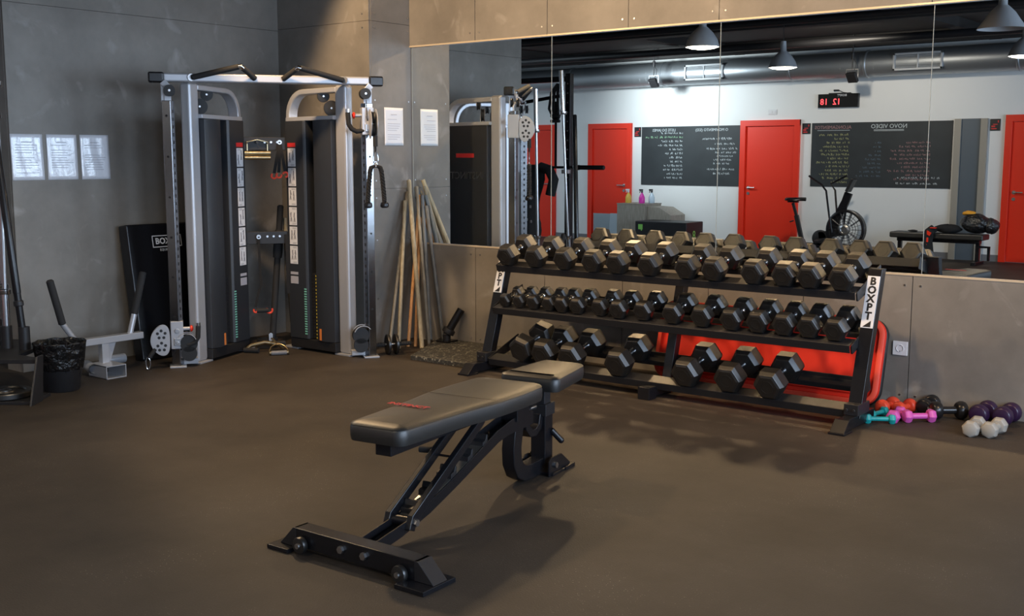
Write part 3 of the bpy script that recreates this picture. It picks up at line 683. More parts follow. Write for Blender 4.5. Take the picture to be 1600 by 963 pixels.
# socket
t = thing('wall_socket', 'white power socket on the low wall right of the rack', 'socket', (4.915, -.022, .333))
MB().bx(-.043, .043, -.010, 0, -.041, .041).build('socket_plate', mSocket, t, bevel=.003)
MB().lathe([(.022, 0), (.022, .003), (.0195, .003), (.0195, -.004), (.0, -.004)], (0, -.010, 0), (0, -1, 0), 24, cap=False).build('socket_ring', mSocket, t)
m = MB(); m.cyl((-.009, -.0065, 0), (-.009, -.0075, 0), .003, seg=10); m.cyl((.009, -.0065, 0), (.009, -.0075, 0), .003, seg=10); m.bx(-.002, .002, -.011, -.0075, .014, .019); m.bx(-.002, .002, -.011, -.0075, -.019, -.014); m.build('contact_holes', mBlackM, t)

# ------------------------------------------------------------------ speckled mat and landmine tube
m = MB(); m.prism([(1.69, -.737), (2.31, -.73), (2.31, -.03), (1.33, -.03)], lambda a, b, d: (a - 1.9, b + .4, d), 0, .032)
tag(m.build('rubber_mat', mSpeck, bevel=.003, loc=(1.9, -.4, 0)), 'speckled rubber mat on the floor between the sticks and the rack', 'mat')
t = thing('landmine_post', 'short black barbell sleeve holder standing tilted on the speckled mat', 'post', (1.50, -.14, .034))
D = Vector((.10, .10, .24)).normalized() * .22; B = Vector((0, 0, .055))
MB().bx(-.06, .06, -.06, .06, 0, .012).build('base_plate', mBlack, t, bevel=.002)
MB().cyl(B, B + D, .030, seg=24).build('tube', mBlack, t)
MB().lathe([(.030, -.02), (.048, -.015), (.050, .0), (.048, .02), (.030, .026)], B + D * .12, D).build('collar', mBlackM, t)
MB().cyl((0, 0, .01), (0, 0, .05), .03).build('swivel', mBlackM, t)

# ------------------------------------------------------------------ sticks leaning in the corner
st = [((1.045, -.045, 1.187), (1.055, -.30, 0), mWoodG, .015, 'dark grey stick at the left edge of the leaning bundle'),
      ((1.048, -.080, 1.157), (1.235, -.49, 0), mWoodM, .013, 'grey brown stick, second from the left edge of the bundle'),
      ((1.078, -.140, 1.09), (1.319, -.478, 0), mWoodP, .014, 'pale stick with its foot furthest left on the open floor'),
      ((1.118, -.018, 1.13), (1.316, -.372, 0), mWoodO, .0125, 'yellowish orange wooden stick in the middle of the bundle'),
      ((1.128, -.025, .96), (1.358, -.338, 0), mWoodO, .0125, 'deeper orange wooden stick just right of the yellowish one'),
      ((1.068, -.085, 1.245), (1.462, -.375, 0), mWoodP, .017, 'thick pale stick crossing in front, tallest of the bundle'),
      ((1.115, -.050, 1.198), (1.395, -.225, .0), mWoodM, .013, 'grey brown stick hidden behind the thick pale stick'),
      ((1.150, -.024, 1.13), (1.365, -.175, .034), mWoodG, .015, 'blue grey stick with its foot on the speckled mat'),
      ((1.190, -.020, 1.05), (1.41, -.080, .034), mWoodG, .014, 'dark grey stick at the right edge of the leaning bundle')]
for a, b, mat, r, lb in st:
    a = Vector(a); b = Vector(b)
    t = MB(); d = a - b; t.lathe([(r * .8, 0), (r, .004), (r, d.length - .004), (r * .8, d.length)], (0, 0, r * .3), d, 14)
    tag(t.build('wooden_stick', mat, loc=b), lb, 'stick', 'sticks leaning in the corner')

# ------------------------------------------------------------------ paper sheets
def sheet(name, label, y0, y1, z0, z1, x, mat, seed, group, sl=0):
    t = thing(name, label, 'paper', (x, (y0 + y1) / 2, (z0 + z1) / 2), group=group)
    hw, hh = (y1 - y0) / 2, (z1 - z0) / 2
    rr = random.Random(seed); nx, nz = 10, 12
    ph = rr.random() * 6
    V = [[Vector((.0025 + .0018 * math.sin(i * 1.3 + ph + j * .25) * (1 if mat is mPlastic else .5), -hw + 2 * hw * i / nx + sl * (j / nz - .5), -hh + 2 * hh * j / nz)) for i in range(nx + 1)] for j in range(nz + 1)]
    m = MB(); m.ring(V, cap=False, close=False)
    o = m.build('sheet', mat, t, ang=80)
    md = o.modifiers.new('solid', 'SOLIDIFY'); md.thickness = .0006; md.offset = 0
    m = MB()
    z = hh - .07
    m.bx(.0052, .0056, -hw * .35, hw * .3, hh - .055, hh - .050)
    while z > -hh + .04:
        if rr.random() > .12: m.bx(.0050, .0054, -hw + .03, -hw + .03 + (2 * hw - .06) * rr.uniform(.65, 1), z - .0035, z)
        z -= .0165
    m.build('print_lines', mInkP, t, smooth=False)
    return t
sheet('paper_sheet', 'printed sheet in a shiny plastic sleeve on the left wall, leftmost of three', -2.697, -2.475, 1.276, 1.578, 0, mPlastic, 1, 'sheets in plastic sleeves on the left wall', -.003)
sheet('paper_sheet', 'printed sheet in a shiny plastic sleeve on the left wall, middle of three', -2.450, -2.231, 1.276, 1.578, 0, mPlastic, 2, 'sheets in plastic sleeves on the left wall', -.002)
sheet('paper_sheet', 'glaring sheet in a plastic sleeve on the left wall, nearest the cable machine', -2.205, -1.988, 1.275, 1.579, 0, mPlastic, 3, 'sheets in plastic sleeves on the left wall', -.003)
sheet('paper_sheet', 'white printed sheet taped to the column beside the mirror', -.305, -.103, 1.516, 1.800, 1.03, mWhiteP, 4, None)

# ------------------------------------------------------------------ cable machine
O = (1.018, -1.362, 0); RZ = math.radians(55.3)
F = thing('cable_machine', 'tall silver and black double cable machine standing across the corner', 'machine', O, RZ)
u0 = -.02
def oval(w, d, n=20):
    r = min(w, d) / 2; P = []
    for k in range(n):
        a = 2 * PI * k / n; x, y = math.cos(a) * r, math.sin(a) * r
        if w > d: x += (w / 2 - r) * (1 if x > 0 else -1)
        else: y += (d / 2 - r) * (1 if y > 0 else -1)
        P.append((x, y))
    return P
MB().bx(u0 - .69, u0 + .69, -.005, .065, 1.925, 1.982).build('top_bar', mSilver, F, bevel=.012, seg=3)
for s in (-1, 1):
    MB().bx(min(u0 + s * .685, u0 + s * .785), max(u0 + s * .685, u0 + s * .785), -.012, .072, 1.918, 1.988).build('end_cap', mBlack, F, bevel=.012, seg=3)
for s in (-1, 1):
    X = lambda v: u0 + s * v
    # tower frame: main post, arch, rear post
    A = Vector((X(.525), .135, 0)); Bk = Vector((X(.205), .585, 0)); tv = (Bk - A).normalized(); Lt = (Bk - A).length
    pts = [A + Vector((0, 0, 0)), A + Vector((0, 0, 1.925))]
    a = Vector((0, 0, 1)); 
    m = MB(); nv = Vector((-tv.y, tv.x, 0))
    m.ring([[A + nv * p + tv * q_ + Vector((0, 0, z)) for p, q_ in ((-.04, -.055), (.04, -.055), (.04, .055), (-.04, .055))] for z in (.012, 1.93)])
    m.build('main_post', mSilver, F, bevel=.02, seg=4)
    arc = [A + tv * .04 + Vector((0, 0, 1.90)), A + tv * (Lt - .16) + Vector((0, 0, 1.895))]
    for k in range(1, 9):
        an = PI / 2 * k / 8; arc.append(A + tv * (Lt - .16 + .16 * math.sin(an)) + Vector((0, 0, 1.895 - .17 + .17 * math.cos(an))))
    arc.append(Bk + Vector((0, 0, .012)))
    m = MB(); m.path(arc, (.085, .04), up=(0, 0, 1)); m.build('arch_post', mSilver, F, bevel=.01, seg=2)
    m = MB(); c1 = A + tv * .02; m.path([A + tv * .04 + Vector((0, 0, 1.705)), Bk - tv * .01 + Vector((0, 0, 1.700))], (.14, .03)); m.build('cross_plate', mSilver, F, bevel=.004)
    for c_, nm in ((A, 'foot_plate'), (Bk, 'foot_plate')):
        m = MB(); m.prism([(-.065, -.075), (.065, -.075), (.065, .075), (-.065, .075)], lambda p, q_, d: tuple(c_ + nv * p + tv * q_ + Vector((0, 0, d))), 0, .014); m.build(nm, mSilver, F, bevel=.003)
    # shrouds; inner side faces the room
    inn = nv if nv.dot(Vector((-s, -1, 0))) > 0 else -nv
    def sh(pts, z0, z1, name, mat, bev=.004):
        m = MB(); m.prism(pts, lambda p, q_, d: tuple(A + tv * p + inn * q_ + Vector((0, 0, d))), z0, z1); return m.build(name, mat, F, bevel=bev)
    sh([(.055, -.02), (.055, .075), (.14, .10), (.235, .085), (.245, .06), (.245, -.02)], .09, 1.688, 'weight_shroud', mShroud)
    sh([(.33, -.02), (.33, .07), (.345, .085), (Lt - .02, .085), (Lt - .02, -.02)], .09, 1.688, 'weight_shroud', mShroud)
    sh([(.055, -.08), (.055, -.022), (Lt - .03, -.022), (Lt - .03, -.08)], .09, 1.688, 'outer_shroud', mShroud, .006)
    sh([(.05, -.06), (.05, .08), (Lt - .02, .08), (Lt - .02, -.06)], .02, .088, 'base_cover', mShroudD)
    # weight stack in the gap
    for k in range(20):
        z = .095 + k * .0255
        if k < 19: sh([(.248, -.015), (.248, .045), (.327, .045), (.327, -.015)], z, z + .0235, 'weight_plate', mBlackM, 0)
    sh([(.280, .0), (.280, .012), (.292, .012), (.292, .0)], .60, 1.69, 'guide_rod', mSteel, 0)
    m = MB()
    for k in range(19):
        z = .102 + k * .0255; c_ = A + tv * .275 + inn * .046 + Vector((0, 0, z)); m.box(c_, (.016, .003, .012), Matrix((tv, inn, Vector((0, 0, 1)))).transposed())
    m.build('weight_numbers', mYellow, F, smooth=False)
    m = MB()
    for k in range(19):
        z = .13 + k * .0185; c_ = A + tv * .352 + inn * .0862 + Vector((0, 0, z)); m.box(c_, (.026, .001, .0095), Matrix((tv, inn, Vector((0, 0, 1)))).transposed())
    m.build('scale_marks', mGreenM, F, smooth=False)
    # placards on the rear panel
    Rm = Matrix((tv, inn, Vector((0, 0, 1)))).transposed()
    def pl(p, z, w_, h_, mat, name, d=.0862, th=.0012, par=None):
        m = MB(); m.box(A + tv * p + inn * d + Vector((0, 0, z)), (w_, th, h_), Rm); return m.build(name, mat, par or F, smooth=False)
    pc = Lt - .085
    hd = pl(pc, 1.515, .085, .030, mRedL, 'red_badge')
    rp = random.Random(5 + s)
    for k in range(6):
        z = 1.425 - k * .143
        cdp = pl(pc, z, .082, .132, mWhiteP, 'exercise_placard')
        m = MB()
        for side in (-.018, .018):
            hx = pc + side + rp.uniform(-.004, .004); hz = z + rp.uniform(-.02, .02)
            P3 = lambda p, zz: A + tv * p + inn * .0872 + Vector((0, 0, zz))
            m.path([P3(hx, hz + .035), P3(hx + rp.uniform(-.006, .006), hz)], (.009, .0008), up=inn); m.path([P3(hx, hz), P3(hx + .008, hz - .035)], (.006, .0008), up=inn); m.path([P3(hx, hz), P3(hx - .007, hz - .035)], (.006, .0008), up=inn)
            m.path([P3(hx, hz + .028), P3(hx + rp.uniform(-.016, .016), hz + rp.uniform(-.01, .045))], (.004, .0008), up=inn)
        for q_ in range(4): m.box(A + tv * (pc - .012) + inn * .0872 + Vector((0, 0, z + .058 - .007 * (q_ % 2) - (.11 if q_ > 1 else 0))), (.04, .0006, .002), Rm)
        m.build('exercise_figure', mInk, cdp, smooth=False)
    pl(pc, .575, .082, .02, mInkP, 'text_label'); pl(pc, .525, .082, .055, mInkP, 'text_label')
    pl(.19, .14, .022, .085, mOrangeL, 'warning_label', d=.094)
    # pulleys under the arch
    pn = Vector((0, -1, 0))
    for (px_, pw, z, r) in ((.405, .31, 1.86, .043), (.455, .27, 1.775, .054)):
        c_ = Vector((X(px_), pw, z))
        MB().lathe([(r, -.014), (r, -.009), (r * .86, -.003), (r * .86, .003), (r, .009), (r, .014), (r * .3, .016)], c_, pn, 28).build('pulley', mPulley, F)
        MB().cyl(c_ - pn * .02, c_ + pn * .02, .007, seg=10).build('pulley_bolt', mSteel, F)
        m = MB(); m.path([c_ - pn * .019, c_ - pn * .019 + Vector((0, 0, (1.89 if z > 1.8 else 1.72) - z))], (.028, .004), up=pn); m.build('pulley_bracket', mSilver, F)
    # adjustable column
    cx_ = X(.665)
    Rc = Matrix.Rotation(s * math.radians(24), 3, 'Z'); MB().box((cx_, 0, .906), (.062, .062, 1.788), Rc).build('adjustment_column', mColumn, F, bevel=.004)
    hcol = MB()
    for k in range(30): hcol.box(Vector((cx_, 0, .25 + k * .051)) + Rc @ Vector((-s * .0313, 0, 0)), (.001, .016, .020), Rc)
    for k in range(6):
        hp = Vector((cx_, 0, .35 + k * .27)); hcol.cyl(hp + Rc @ Vector((0, -.0308, 0)), hp + Rc @ Vector((0, -.0318, 0)), .008, seg=10)
    hcol.build('column_holes', mBlackM, F, smooth=False)
    MB().bx(cx_ - .055, cx_ + .055, -.06, .06, 0, .012).build('foot_plate', mSilver, F, bevel=.003)
    m = MB(); m.bx(min(cx_, X(.53)), max(cx_, X(.53)), .01, .07, .012, .05); m.build('base_link', mSilver, F, bevel=.004)
    m = MB(); m.cyl((cx_, 0, -.0), (cx_, 0, .0), .001); 
    m = MB(); m.path([(cx_, .0, 1.79), (cx_ , .0, 1.835), (cx_ - s * .012, -.02, 1.88), (cx_ + s * .03, -.02, 1.925)], (.045, .012), up=(0, 1, 0)); m.path([(cx_ + s * .02, .03, 1.79), (cx_ + s * .02, .03, 1.925)], (.045, .008), up=(0, 1, 0)); m.build('column_bracket', mSilver, F, bevel=.003)
    c_ = Vector((cx_ - s * .012, -.035, 1.865))
    for dy in (0, .05):
        MB().lathe([(.038, -.012), (.038, -.008), (.032, 0), (.038, .008), (.038, .012), (.012, .014)], c_ + Vector((0, dy, 0)), (0, 1, 0), 28).build('pulley', mPulley, F)
    MB().cyl(c_ + Vector((0, -.02, 0)), c_ + Vector((0, .07, 0)), .008, seg=10).build('pulley_bolt', mSteel, F)
    # lower pulleys
    for k, (du, z, r) in enumerate(((.075, .165, .058), (.105, .095, .052))):
        for dw in (-.012, .02):
            if k and dw > 0: continue
            MB().lathe([(r, -.010), (r, -.006), (r * .86, 0), (r, .006), (r, .010), (r * .3, .012)], (cx_ - s * du + s * (.03 if k else 0), dw - .03, z), (0, 1, 0), 28).build('pulley', mPulley, F)
    for w_ in (-.062, .012):
        m = MB(); pc_ = Vector((cx_ - s * .06, w_, .15))
        m.path([pc_ + Vector((-s * .066 * math.sin(a), 0, .02 + .066 * math.cos(a))) for a in [-.9 + k * .3 for k in range(8)]], (.004, .012), up=(0, 1, 0)); m.build('pulley_guard', mSilver, F)
    # pull up bar
    ap = Vector((X(.19), -.10, 2.028)); p0 = Vector((X(.50), -.012, 1.955)); p1 = Vector((X(.095), -.012, 1.955)); 
    MB().path([p0, p0 + (ap - p0) * .05, ap - (ap - p0) * .04], .019, seg=14).build('pull_up_grip', mFoam, F)
    MB().path([ap + (p1 - ap) * .15, p1], .019, seg=14).build('pull_up_grip', mFoam, F)
    MB().path([ap - (ap - p0) * .06, ap, ap + (p1 - ap) * .25], .016, seg=14).build('pull_up_bend', mChrome, F)
    MB().cyl((p0.x + s * .01, -.012, 1.955), (p0.x + s * .015, .0, 1.955), .024).build('grip_mount', mSteel, F)
# name lettering on the outer shroud of the right tower (read in the mirror)
s = 1; A = Vector((u0 + .525, .135, 0)); Bk = Vector((u0 + .205, .585, 0)); tv = (Bk - A).normalized(); nv = Vector((-tv.y, tv.x, 0)); outn = nv if nv.dot(Vector((1, 1, 0))) > 0 else -nv
xr = Vector((0, 0, 1)).cross(outn)
xr = -tv if (-tv).cross(Vector((0, 0, 1))).dot(outn) > 0 else tv
text('INSTINCT', .085, mSteel, 'lettering', F, frame(A + tv * .28 + outn * .0815 + Vector((0, 0, 1.27)), xr, (0, 0, 1)), .0008)
m = MB(); m.box(A + tv * .30 + outn * .081 + Vector((0, 0, 1.44)), (.20, .001, .035), Matrix((tv, outn, Vector((0, 0, 1)))).transposed()); m.build('red_badge', mRedL, F, smooth=False)
# middle cross bars
for z0, z1 in ((1.478, 1.572), (.79, .882)):
    m = MB(); m.bx(u0 - .195, u0 + .195, .535, .585, z0, z1); m.build('cross_bar', mShroudD, F, bevel=.003)
    m = MB()
    for uu in (-.175, .19): m.bx(u0 + uu - .01, u0 + uu + .01, .50, .60, z0 - .05, z1 + .05)
    m.build('cross_bar_flange', mBlackM, F, bevel=.002)
    for uu in (.0, .045, .09): MB().cyl((u0 + uu, .534, (z0 + z1) / 2 + .01), (u0 + uu, .528, (z0 + z1) / 2 + .01), .008, seg=10).build('bolt', mSteel, F)
# adjustable pulley heads
def head(u, w, z, facing, zh):
    """kidney shaped plate with two pulleys; facing 'w' or 'u'"""
    n = Vector((0, -1, 0)) if facing == 'w' else Vector((1, 0, 0)); sd = Vector((-1, 0, 0)) if facing == 'w' else Vector((0, -1, 0))
    c = Vector((u, w, z)); up = Vector((0, 0, 1))
    outl_ = []
    for k in range(28):
        a = 2 * PI * k / 28; x = .064 * math.cos(a); y = .104 * math.sin(a)
        x += .016 * math.cos(2 * PI * y / .38) ; outl_.append((x, y))
    for dn in (.018, -.024):
        m = MB(); m.ring([[c + sd * x + up * y + n * d for x, y in outl_] for d in (dn, dn + .005)])
        pk = m.build('pulley_cover', mSilver, F, bevel=.0015)
        if dn > 0:
            h = MB()
            for yy in (.042, -.042):
                for q in range(5):
                    a = 2 * PI * q / 5 + .3; cc = c + sd * (.008 + .026 * math.cos(a)) + up * (yy + .026 * math.sin(a)); h.cyl(cc + n * (dn + .0045), cc + n * (dn + .0058), .0105, seg=8)
            h.build('cover_holes', mBlackM, pk, smooth=False)
            h = MB()
            for yy in (.042, -.042): h.cyl(c + sd * .008 + up * yy + n * (dn + .005), c + sd * .008 + up * yy + n * (dn + .010), .006, seg=8)
            h.build('rivets', mSteel, pk)
    for yy in (.042, -.042): MB().lathe([(.045, -.01), (.038, 0), (.045, .01)], c + sd * .005 + up * yy, n, 24).build('pulley', mPulley, F)
for s, z, fc in ((-1, .205, 'w'), (1, 1.655, 'u')):
    cx_ = u0 + s * .665
    MB().bx(cx_ - .042, cx_ + .042, -.045, .045, z - .075, z + .115).build('carriage', mSilver, F, bevel=.005)
    m = MB(); m.bx(cx_ - .02, cx_ + .02, -.06, -.044, z - .05, z + .0); m.cyl((cx_, -.046, z + .05), (cx_, -.056, z + .05), .016, seg=14); m.cyl((cx_ + .0, -.06, z - .03), (cx_, -.068, z - .03), .012, seg=8); m.build('carriage_latch', mSteel, F, bevel=.002)
    if fc == 'w': head(cx_ - .095, -.045, z - .01, 'w', z)
    else: head(cx_ + .028, -.095, z + .0, 'u', z)
    # curved handle and red pin pointing to the machine's middle
    h0 = Vector((cx_ - s * .03, -.03, z - .045)); 
    pts = [h0, h0 + Vector((-s * .05, -.01, -.005)), h0 + Vector((-s * .085, -.015, .012)), h0 + Vector((-s * .105, -.018, .045)), h0 + Vector((-s * .11, -.018, .125))]
    MB().path(pts, .017, seg=14).build('carriage_handle', mFoam, F)
    MB().cyl(pts[-1], pts[-1] + Vector((0, 0, .022)), .015, seg=14).build('handle_tip', mChrome, F)
    MB().cyl((cx_ - s * .042, -.02, z + .06), (cx_ - s * .085, -.02, z + .06), .013).build('pin_barrel', mSilver, F)
    MB().lathe([(.012, 0), (.022, .004), (.022, .014), (.010, .022)], (cx_ - s * .085, -.02, z + .06), (-s, 0, 0)).build('red_pin_knob', mRed, F)
    # cable
    m = MB(); m.path([(cx_ - s * .01, -.085 if fc == 'w' else -.09, z + .02), (cx_ - s * .01, -.045, 1.82)], .003, seg=6)
    if s > 0: m.build('cable', mBlack, F)
    else: m.bm.free()
# cable ends
U_, N_ = Vector((math.cos(RZ), math.sin(RZ), 0)), Vector((-math.sin(RZ), math.cos(RZ), 0))
def wl(u, w, z): return Vector(O) + U_ * u + N_ * w + Vector((0, 0, z))
cxR = u0 + .665
m = MB(); m.cyl((cxR + .035, -.13, 1.575), (cxR + .035, -.13, 1.50), .017); m.cyl((cxR + .035, -.13, 1.50), (cxR + .035, -.13, 1.47), .008); m.build('cable_end', mFoam, F)
m = MB(); m.path([(cxR + .035 + .016 * math.sin(a) * (1 - .35 * math.cos(a)), -.13, 1.425 + .045 * math.cos(a)) for a in [2 * PI * k / 18 for k in range(18)]], .0042, up=(0, 1, 0), seg=8, closed=True); m.build('carabiner', mChrome, F)
m = MB(); m.cyl((u0 - .81, -.06, .14), (u0 - .85, -.075, .085), .014); m.build('cable_end', mFoam, F)
m = MB(); m.path([(u0 - .86 - .014 * math.sin(a), -.08, .045 + .04 * math.cos(a)) for a in [2 * PI * k / 18 for k in range(18)]], .0042, up=(0, 1, 0), seg=8, closed=True); m.build('carabiner', mChrome, F)
# triceps rope
t = thing('triceps_rope', 'black twisted rope with two rubber ends hanging from the right pulley', 'rope', tuple(wl(cxR + .035, -.13, 1.37)), RZ)
MB().cyl((-.016, 0, -.005), (.016, 0, -.005), .012).build('rope_clamp', mSteel, t)
m = MB(); m.path([(0.012 * math.sin(a), 0, .010 + .016 * math.cos(a)) for a in [2 * PI * k / 12 for k in range(12)]], .004, up=(0, 1, 0), seg=6, closed=True); m.build('ring', mSteel, t)
for s in (-1, 1):
    cen = [Vector((s * .010, 0, -.005)), Vector((s * .03, 0, -.012)), Vector((s * .04, 0, -.04)), Vector((s * .048, 0, -.12)), Vector((s * .055, 0, -.20)), Vector((s * .058, 0, -.255))]
    fine = []
    for a, b in zip(cen, cen[1:]):
        for k in range(8): fine.append(a.lerp(b, k / 8))
    fine.append(cen[-1])
    m = MB()
    for ph in (0, 2 * PI / 3, 4 * PI / 3): m.path([p + Vector((math.cos(i * .9 + ph), math.sin(i * .9 + ph), 0)) * .0090 for i, p in enumerate(fine)], .0092, up=(0, 1, 0), seg=7)
    m.build('rope_strand', mCloth, t)
    MB().lathe([(.018, 0), (.029, .006), (.031, .02), (.027, .036), (.014, .042)], (s * .058, 0, -.295), (0, 0, 1), 10).build('rubber_end', mBlack, t)

# things hung on and between the two towers
t = thing('row_handle', 'gold V shaped double cable handle hanging on the upper cross bar', 'handle', tuple(wl(-.075, .515, 1.535)), RZ)
m = MB(); m.path([(-.075, 0, -.015), (-.075, 0, .0), (-.0, -.004, .018), (.075, 0, 0), (.075, 0, -.015)], (.006, .03), up=(0, -1, 0)); m.path([(-.072, 0, -.01), (-.072, 0, -.085)], (.008, .006)); m.path([(.072, 0, -.01), (.072, 0, -.085)], (.008, .006)); m.build('bracket', mBrass, t, bevel=.001)
for z in (-.078, -.112): MB().cyl((-.092, -.012, z), (.092, -.012, z), .015).build('grip', mBrass, t)
MB().prism([(-.012, 0), (0, -.012), (.012, 0), (0, .014)], lambda a, b, d: (a, d, b), -.012, -.006).build('logo_mark', mBlackM, t, smooth=False)
def strap(name, label, o, pts, w, hooks, mat=mCloth):
    t = thing(name, label, 'strap', o, RZ, 'black straps with red hooks')
    for p in pts: MB().path(p, (w, .004), up=(0, -1, 0)).build('webbing', mat, t)
    for c, r, a0 in hooks:
        MB().path([Vector(c) + Vector((r * math.sin(a), 0, r * math.cos(a))) for a in [a0 + k * .45 for k in range(11)]], .0075, up=(0, 1, 0), seg=8).build('red_hook', mRedR, t)
    return t
strap('hook_strap', 'pair of black straps with red hooks hanging on the upper cross bar', tuple(wl(.085, .515, 1.535)), [[(0, 0, 0), (-.012, -.005, -.06), (-.045, -.01, -.225)], [(0, 0, 0), (0, -.008, -.06), (-.012, -.014, -.22)], [(0, 0, 0), (.012, -.005, -.06), (.035, -.01, -.22)]], .022, [((-.048, -.01, -.245), .018, 1.2), ((-.012, -.014, -.24), .018, 1.2), ((.035, -.01, -.236), .018, -1.3)])
MB().lathe([(.016, 0), (.016, .006), (.009, .006), (.009, 0)], (0, 0, 0), (0, -1, 0)).build('ring', mSteel, bpy.data.objects['hook_strap'])
t = strap('stirrup_strap', 'long black strap with a red ended stirrup handle hanging on the lower cross bar', tuple(wl(-.085, .51, .845)), [[(0, 0, 0), (.002, 0, -.2), (.008, 0, -.36), (-.02, -.004, -.43), (-.038, -.006, -.52)]], .018, [((-.038, -.008, -.545), .014, 1), ((.062, -.008, -.545), .022, 1)])
MB().cyl((-.03, -.008, -.545), (.055, -.008, -.545), .017).build('stirrup_grip', mFoam, t)
MB().lathe([(.016, 0), (.016, .006), (.009, .006), (.009, 0)], (0, 0, 0), (0, -1, 0)).build('ring', mSteel, t)
t = strap('suspension_strap', 'wide folded black strap bundle hanging from the right of the lower cross bar', tuple(wl(.13, .515, .86)), [[(0, 0, 0), (.0, -.004, -.2), (.004, 0, -.44)], [(.025, .004, 0), (.028, -.002, -.25), (.02, .004, -.33)], [(.05, .004, 0), (.052, 0, -.38)]], .045, [])
# bars leaning behind the lower cross bar
for nm, lb, a, b, mats in (('padded_bar', 'black padded bar leaning in the corner behind the lower cross bar', wl(.095, .68, 1.07), wl(-.0, .62, .03), (mFoam, mFoam)), ('taped_stick', 'black taped stick with pale wooden ends behind the lower cross bar', wl(.125, .72, .97), wl(.16, .60, .02), (mFoam, mWoodP))):
    t = thing(nm, lb, 'bar', tuple(b)); d = a - b
    r = .024 if nm == 'padded_bar' else .016
    if nm == 'padded_bar':
        MB().lathe([(r * .7, 0), (r, .01), (r, d.length - .01), (r * .6, d.length)], (0, 0, 0), d).build('foam_sleeve', mFoam, t)
        MB().lathe([(r * 1.35, .62 * d.length), (r * 1.5, .66 * d.length), (r * 1.5, .8 * d.length), (r * 1.2, .82 * d.length)], (0, 0, 0), d).build('grip_wrap', mFoam, t)
    else:
        MB().lathe([(r * .9, .0), (r, .01), (r, d.length * .17), (r * .9, d.length * .17)], (0, 0, 0), d).build('wooden_end', mWoodP, t)
        MB().lathe([(r * .9, d.length * .85), (r * .9, d.length)], (0, 0, 0), d).build('wooden_end', mWoodP, t)
        MB().lathe([(r * 1.1, d.length * .17), (r * 1.1, d.length * .85)], (0, 0, 0), d).build('tape_wrap', mFoam, t)
# D handle on the floor
t = thing('cable_grip', 'metal D shaped cable handle with a grey grip lying on the floor between the towers', 'handle', (.815, -1.20, .0), RZ)
MB().cyl((-.055, -.0, .018), (.055, 0, .018), .0165).build('grip', mGrey, t)
m = MB(); m.path([(-.066, 0, .018), (-.068, .02, .03), (-.052, .06, .052), (-.02, .075, .068), (.02, .075, .068), (.052, .06, .052), (.068, .02, .03), (.066, 0, .018)], .0055, seg=8); m.cyl((-.068, 0, .018), (-.05, 0, .018), .012, seg=10); m.cyl((.068, 0, .018), (.05, 0, .018), .012, seg=10)
m.build('bail', mBrass, t)
m = MB(); m.path([(0, .075, .068), (-.015, .12, .085), (-.035, .16, .10)], .007, seg=8); m.build('swivel', mBrass, t)
m = MB(); m.prism([(-.014, .0), (.014, 0), (.016, .05), (.0, .062), (-.016, .05)], lambda a, b, d: (a - .042, .17 + d, b + .08), 0, .005); m.build('eye_plate', mSteel, t, bevel=.002)
# pile of attachments behind it
t = thing('lat_bar_attachment', 'gold and black cable attachment lying on the floor behind the D handle', 'handle', (.62, -1.17, 0), RZ)
m = MB(); m.path([(-.14, .0, .02), (-.10, .0, .05), (0, .0, .07), (.1, .0, .05), (.13, .02, .02)], .014, seg=10); m.build('curved_bar', mBrass, t)
m = MB(); m.cyl((-.15, 0, .02), (-.05, -.06, .022), .018); m.cyl((.05, .03, .05), (.15, .05, .05), .02); m.build('grip', mFoam, t)
t = thing('ankle_strap', 'black padded ankle strap lying on the floor between the towers', 'strap', (.50, -1.05, 0), RZ + .3)
m = MB(); m.path([Vector((.075 * math.cos(a), .05 * math.sin(a), .04)) for a in [2 * PI * k / 20 for k in range(20)]], (.07, .010), up=(1, 0, 0), closed=True); m.build('cuff', mCloth, t)
m = MB(); m.path([(.0, -.055, .04), (.0, -.062, .06), (.0, -.055, .075)], .005, seg=8); m.build('ring', mSteel, t)

# ab wheel on the floor to the right of the machine
t = thing('ab_wheel', 'black double ab wheel with ribbed grips on the floor right of the cable machine', 'wheel', (1.43, -.66, 0), math.radians(60))
for s in (-.03, .03): MB().lathe([(.055, -.014), (.072, -.01), (.075, 0), (.072, .01), (.055, .014)], (s, 0, .075), (1, 0, 0), 28).build('wheel', mRubber, t)
MB().cyl((-.14, 0, .075), (.14, 0, .075), .008).build('axle', mSteel, t)
for s in (-1, 1): MB().lathe([(.012, .05)] + [(.017 if k % 2 else .0135, .055 + k * .009) for k in range(10)] + [(.012, .145)], (0, 0, .075), (s, 0, 0), 16).build('grip', mFoam, t)

# ------------------------------------------------------------------ crash mat against the left wall
t = thing('crash_mat', 'tall black gym mat with white lettering leaning on the left wall behind the cable machine', 'mat', (.305, -1.52, .0))
Rm = Matrix.Rotation(math.radians(-8.5), 3, 'Y')
m = MB(); m.box(Rm @ Vector((-.06, 0, .49)), (.10, .92, .96), Rm); m.build('mat_body', mBlack, t, bevel=.012, seg=3)
fx = Rm @ Vector((1, 0, 0)); fz = Rm @ Vector((0, 0, 1)); c = Rm @ Vector((-.0085, -.145, .84))
text('BOXPT', .060, mWhiteP, 'lettering', t, frame(c, (0, 1, 0), fz), .0006, bold=.0016)
text('EQUIPMENT', .024, mWhiteP, 'lettering', t, frame(c - fz * .062, (0, 1, 0), fz), .0006)
m = MB(); RR = Matrix((fx, Vector((0, 1, 0)), fz)).transposed()
for dz in (-.040, .040): m.box(c + fz * dz, (.001, .240, .006), RR)
for dy in (-.118, .118): m.box(c + Vector((0, dy, 0)), (.001, .006, .084), RR)
m.build('logo_frame', mWhiteP, t, smooth=False)

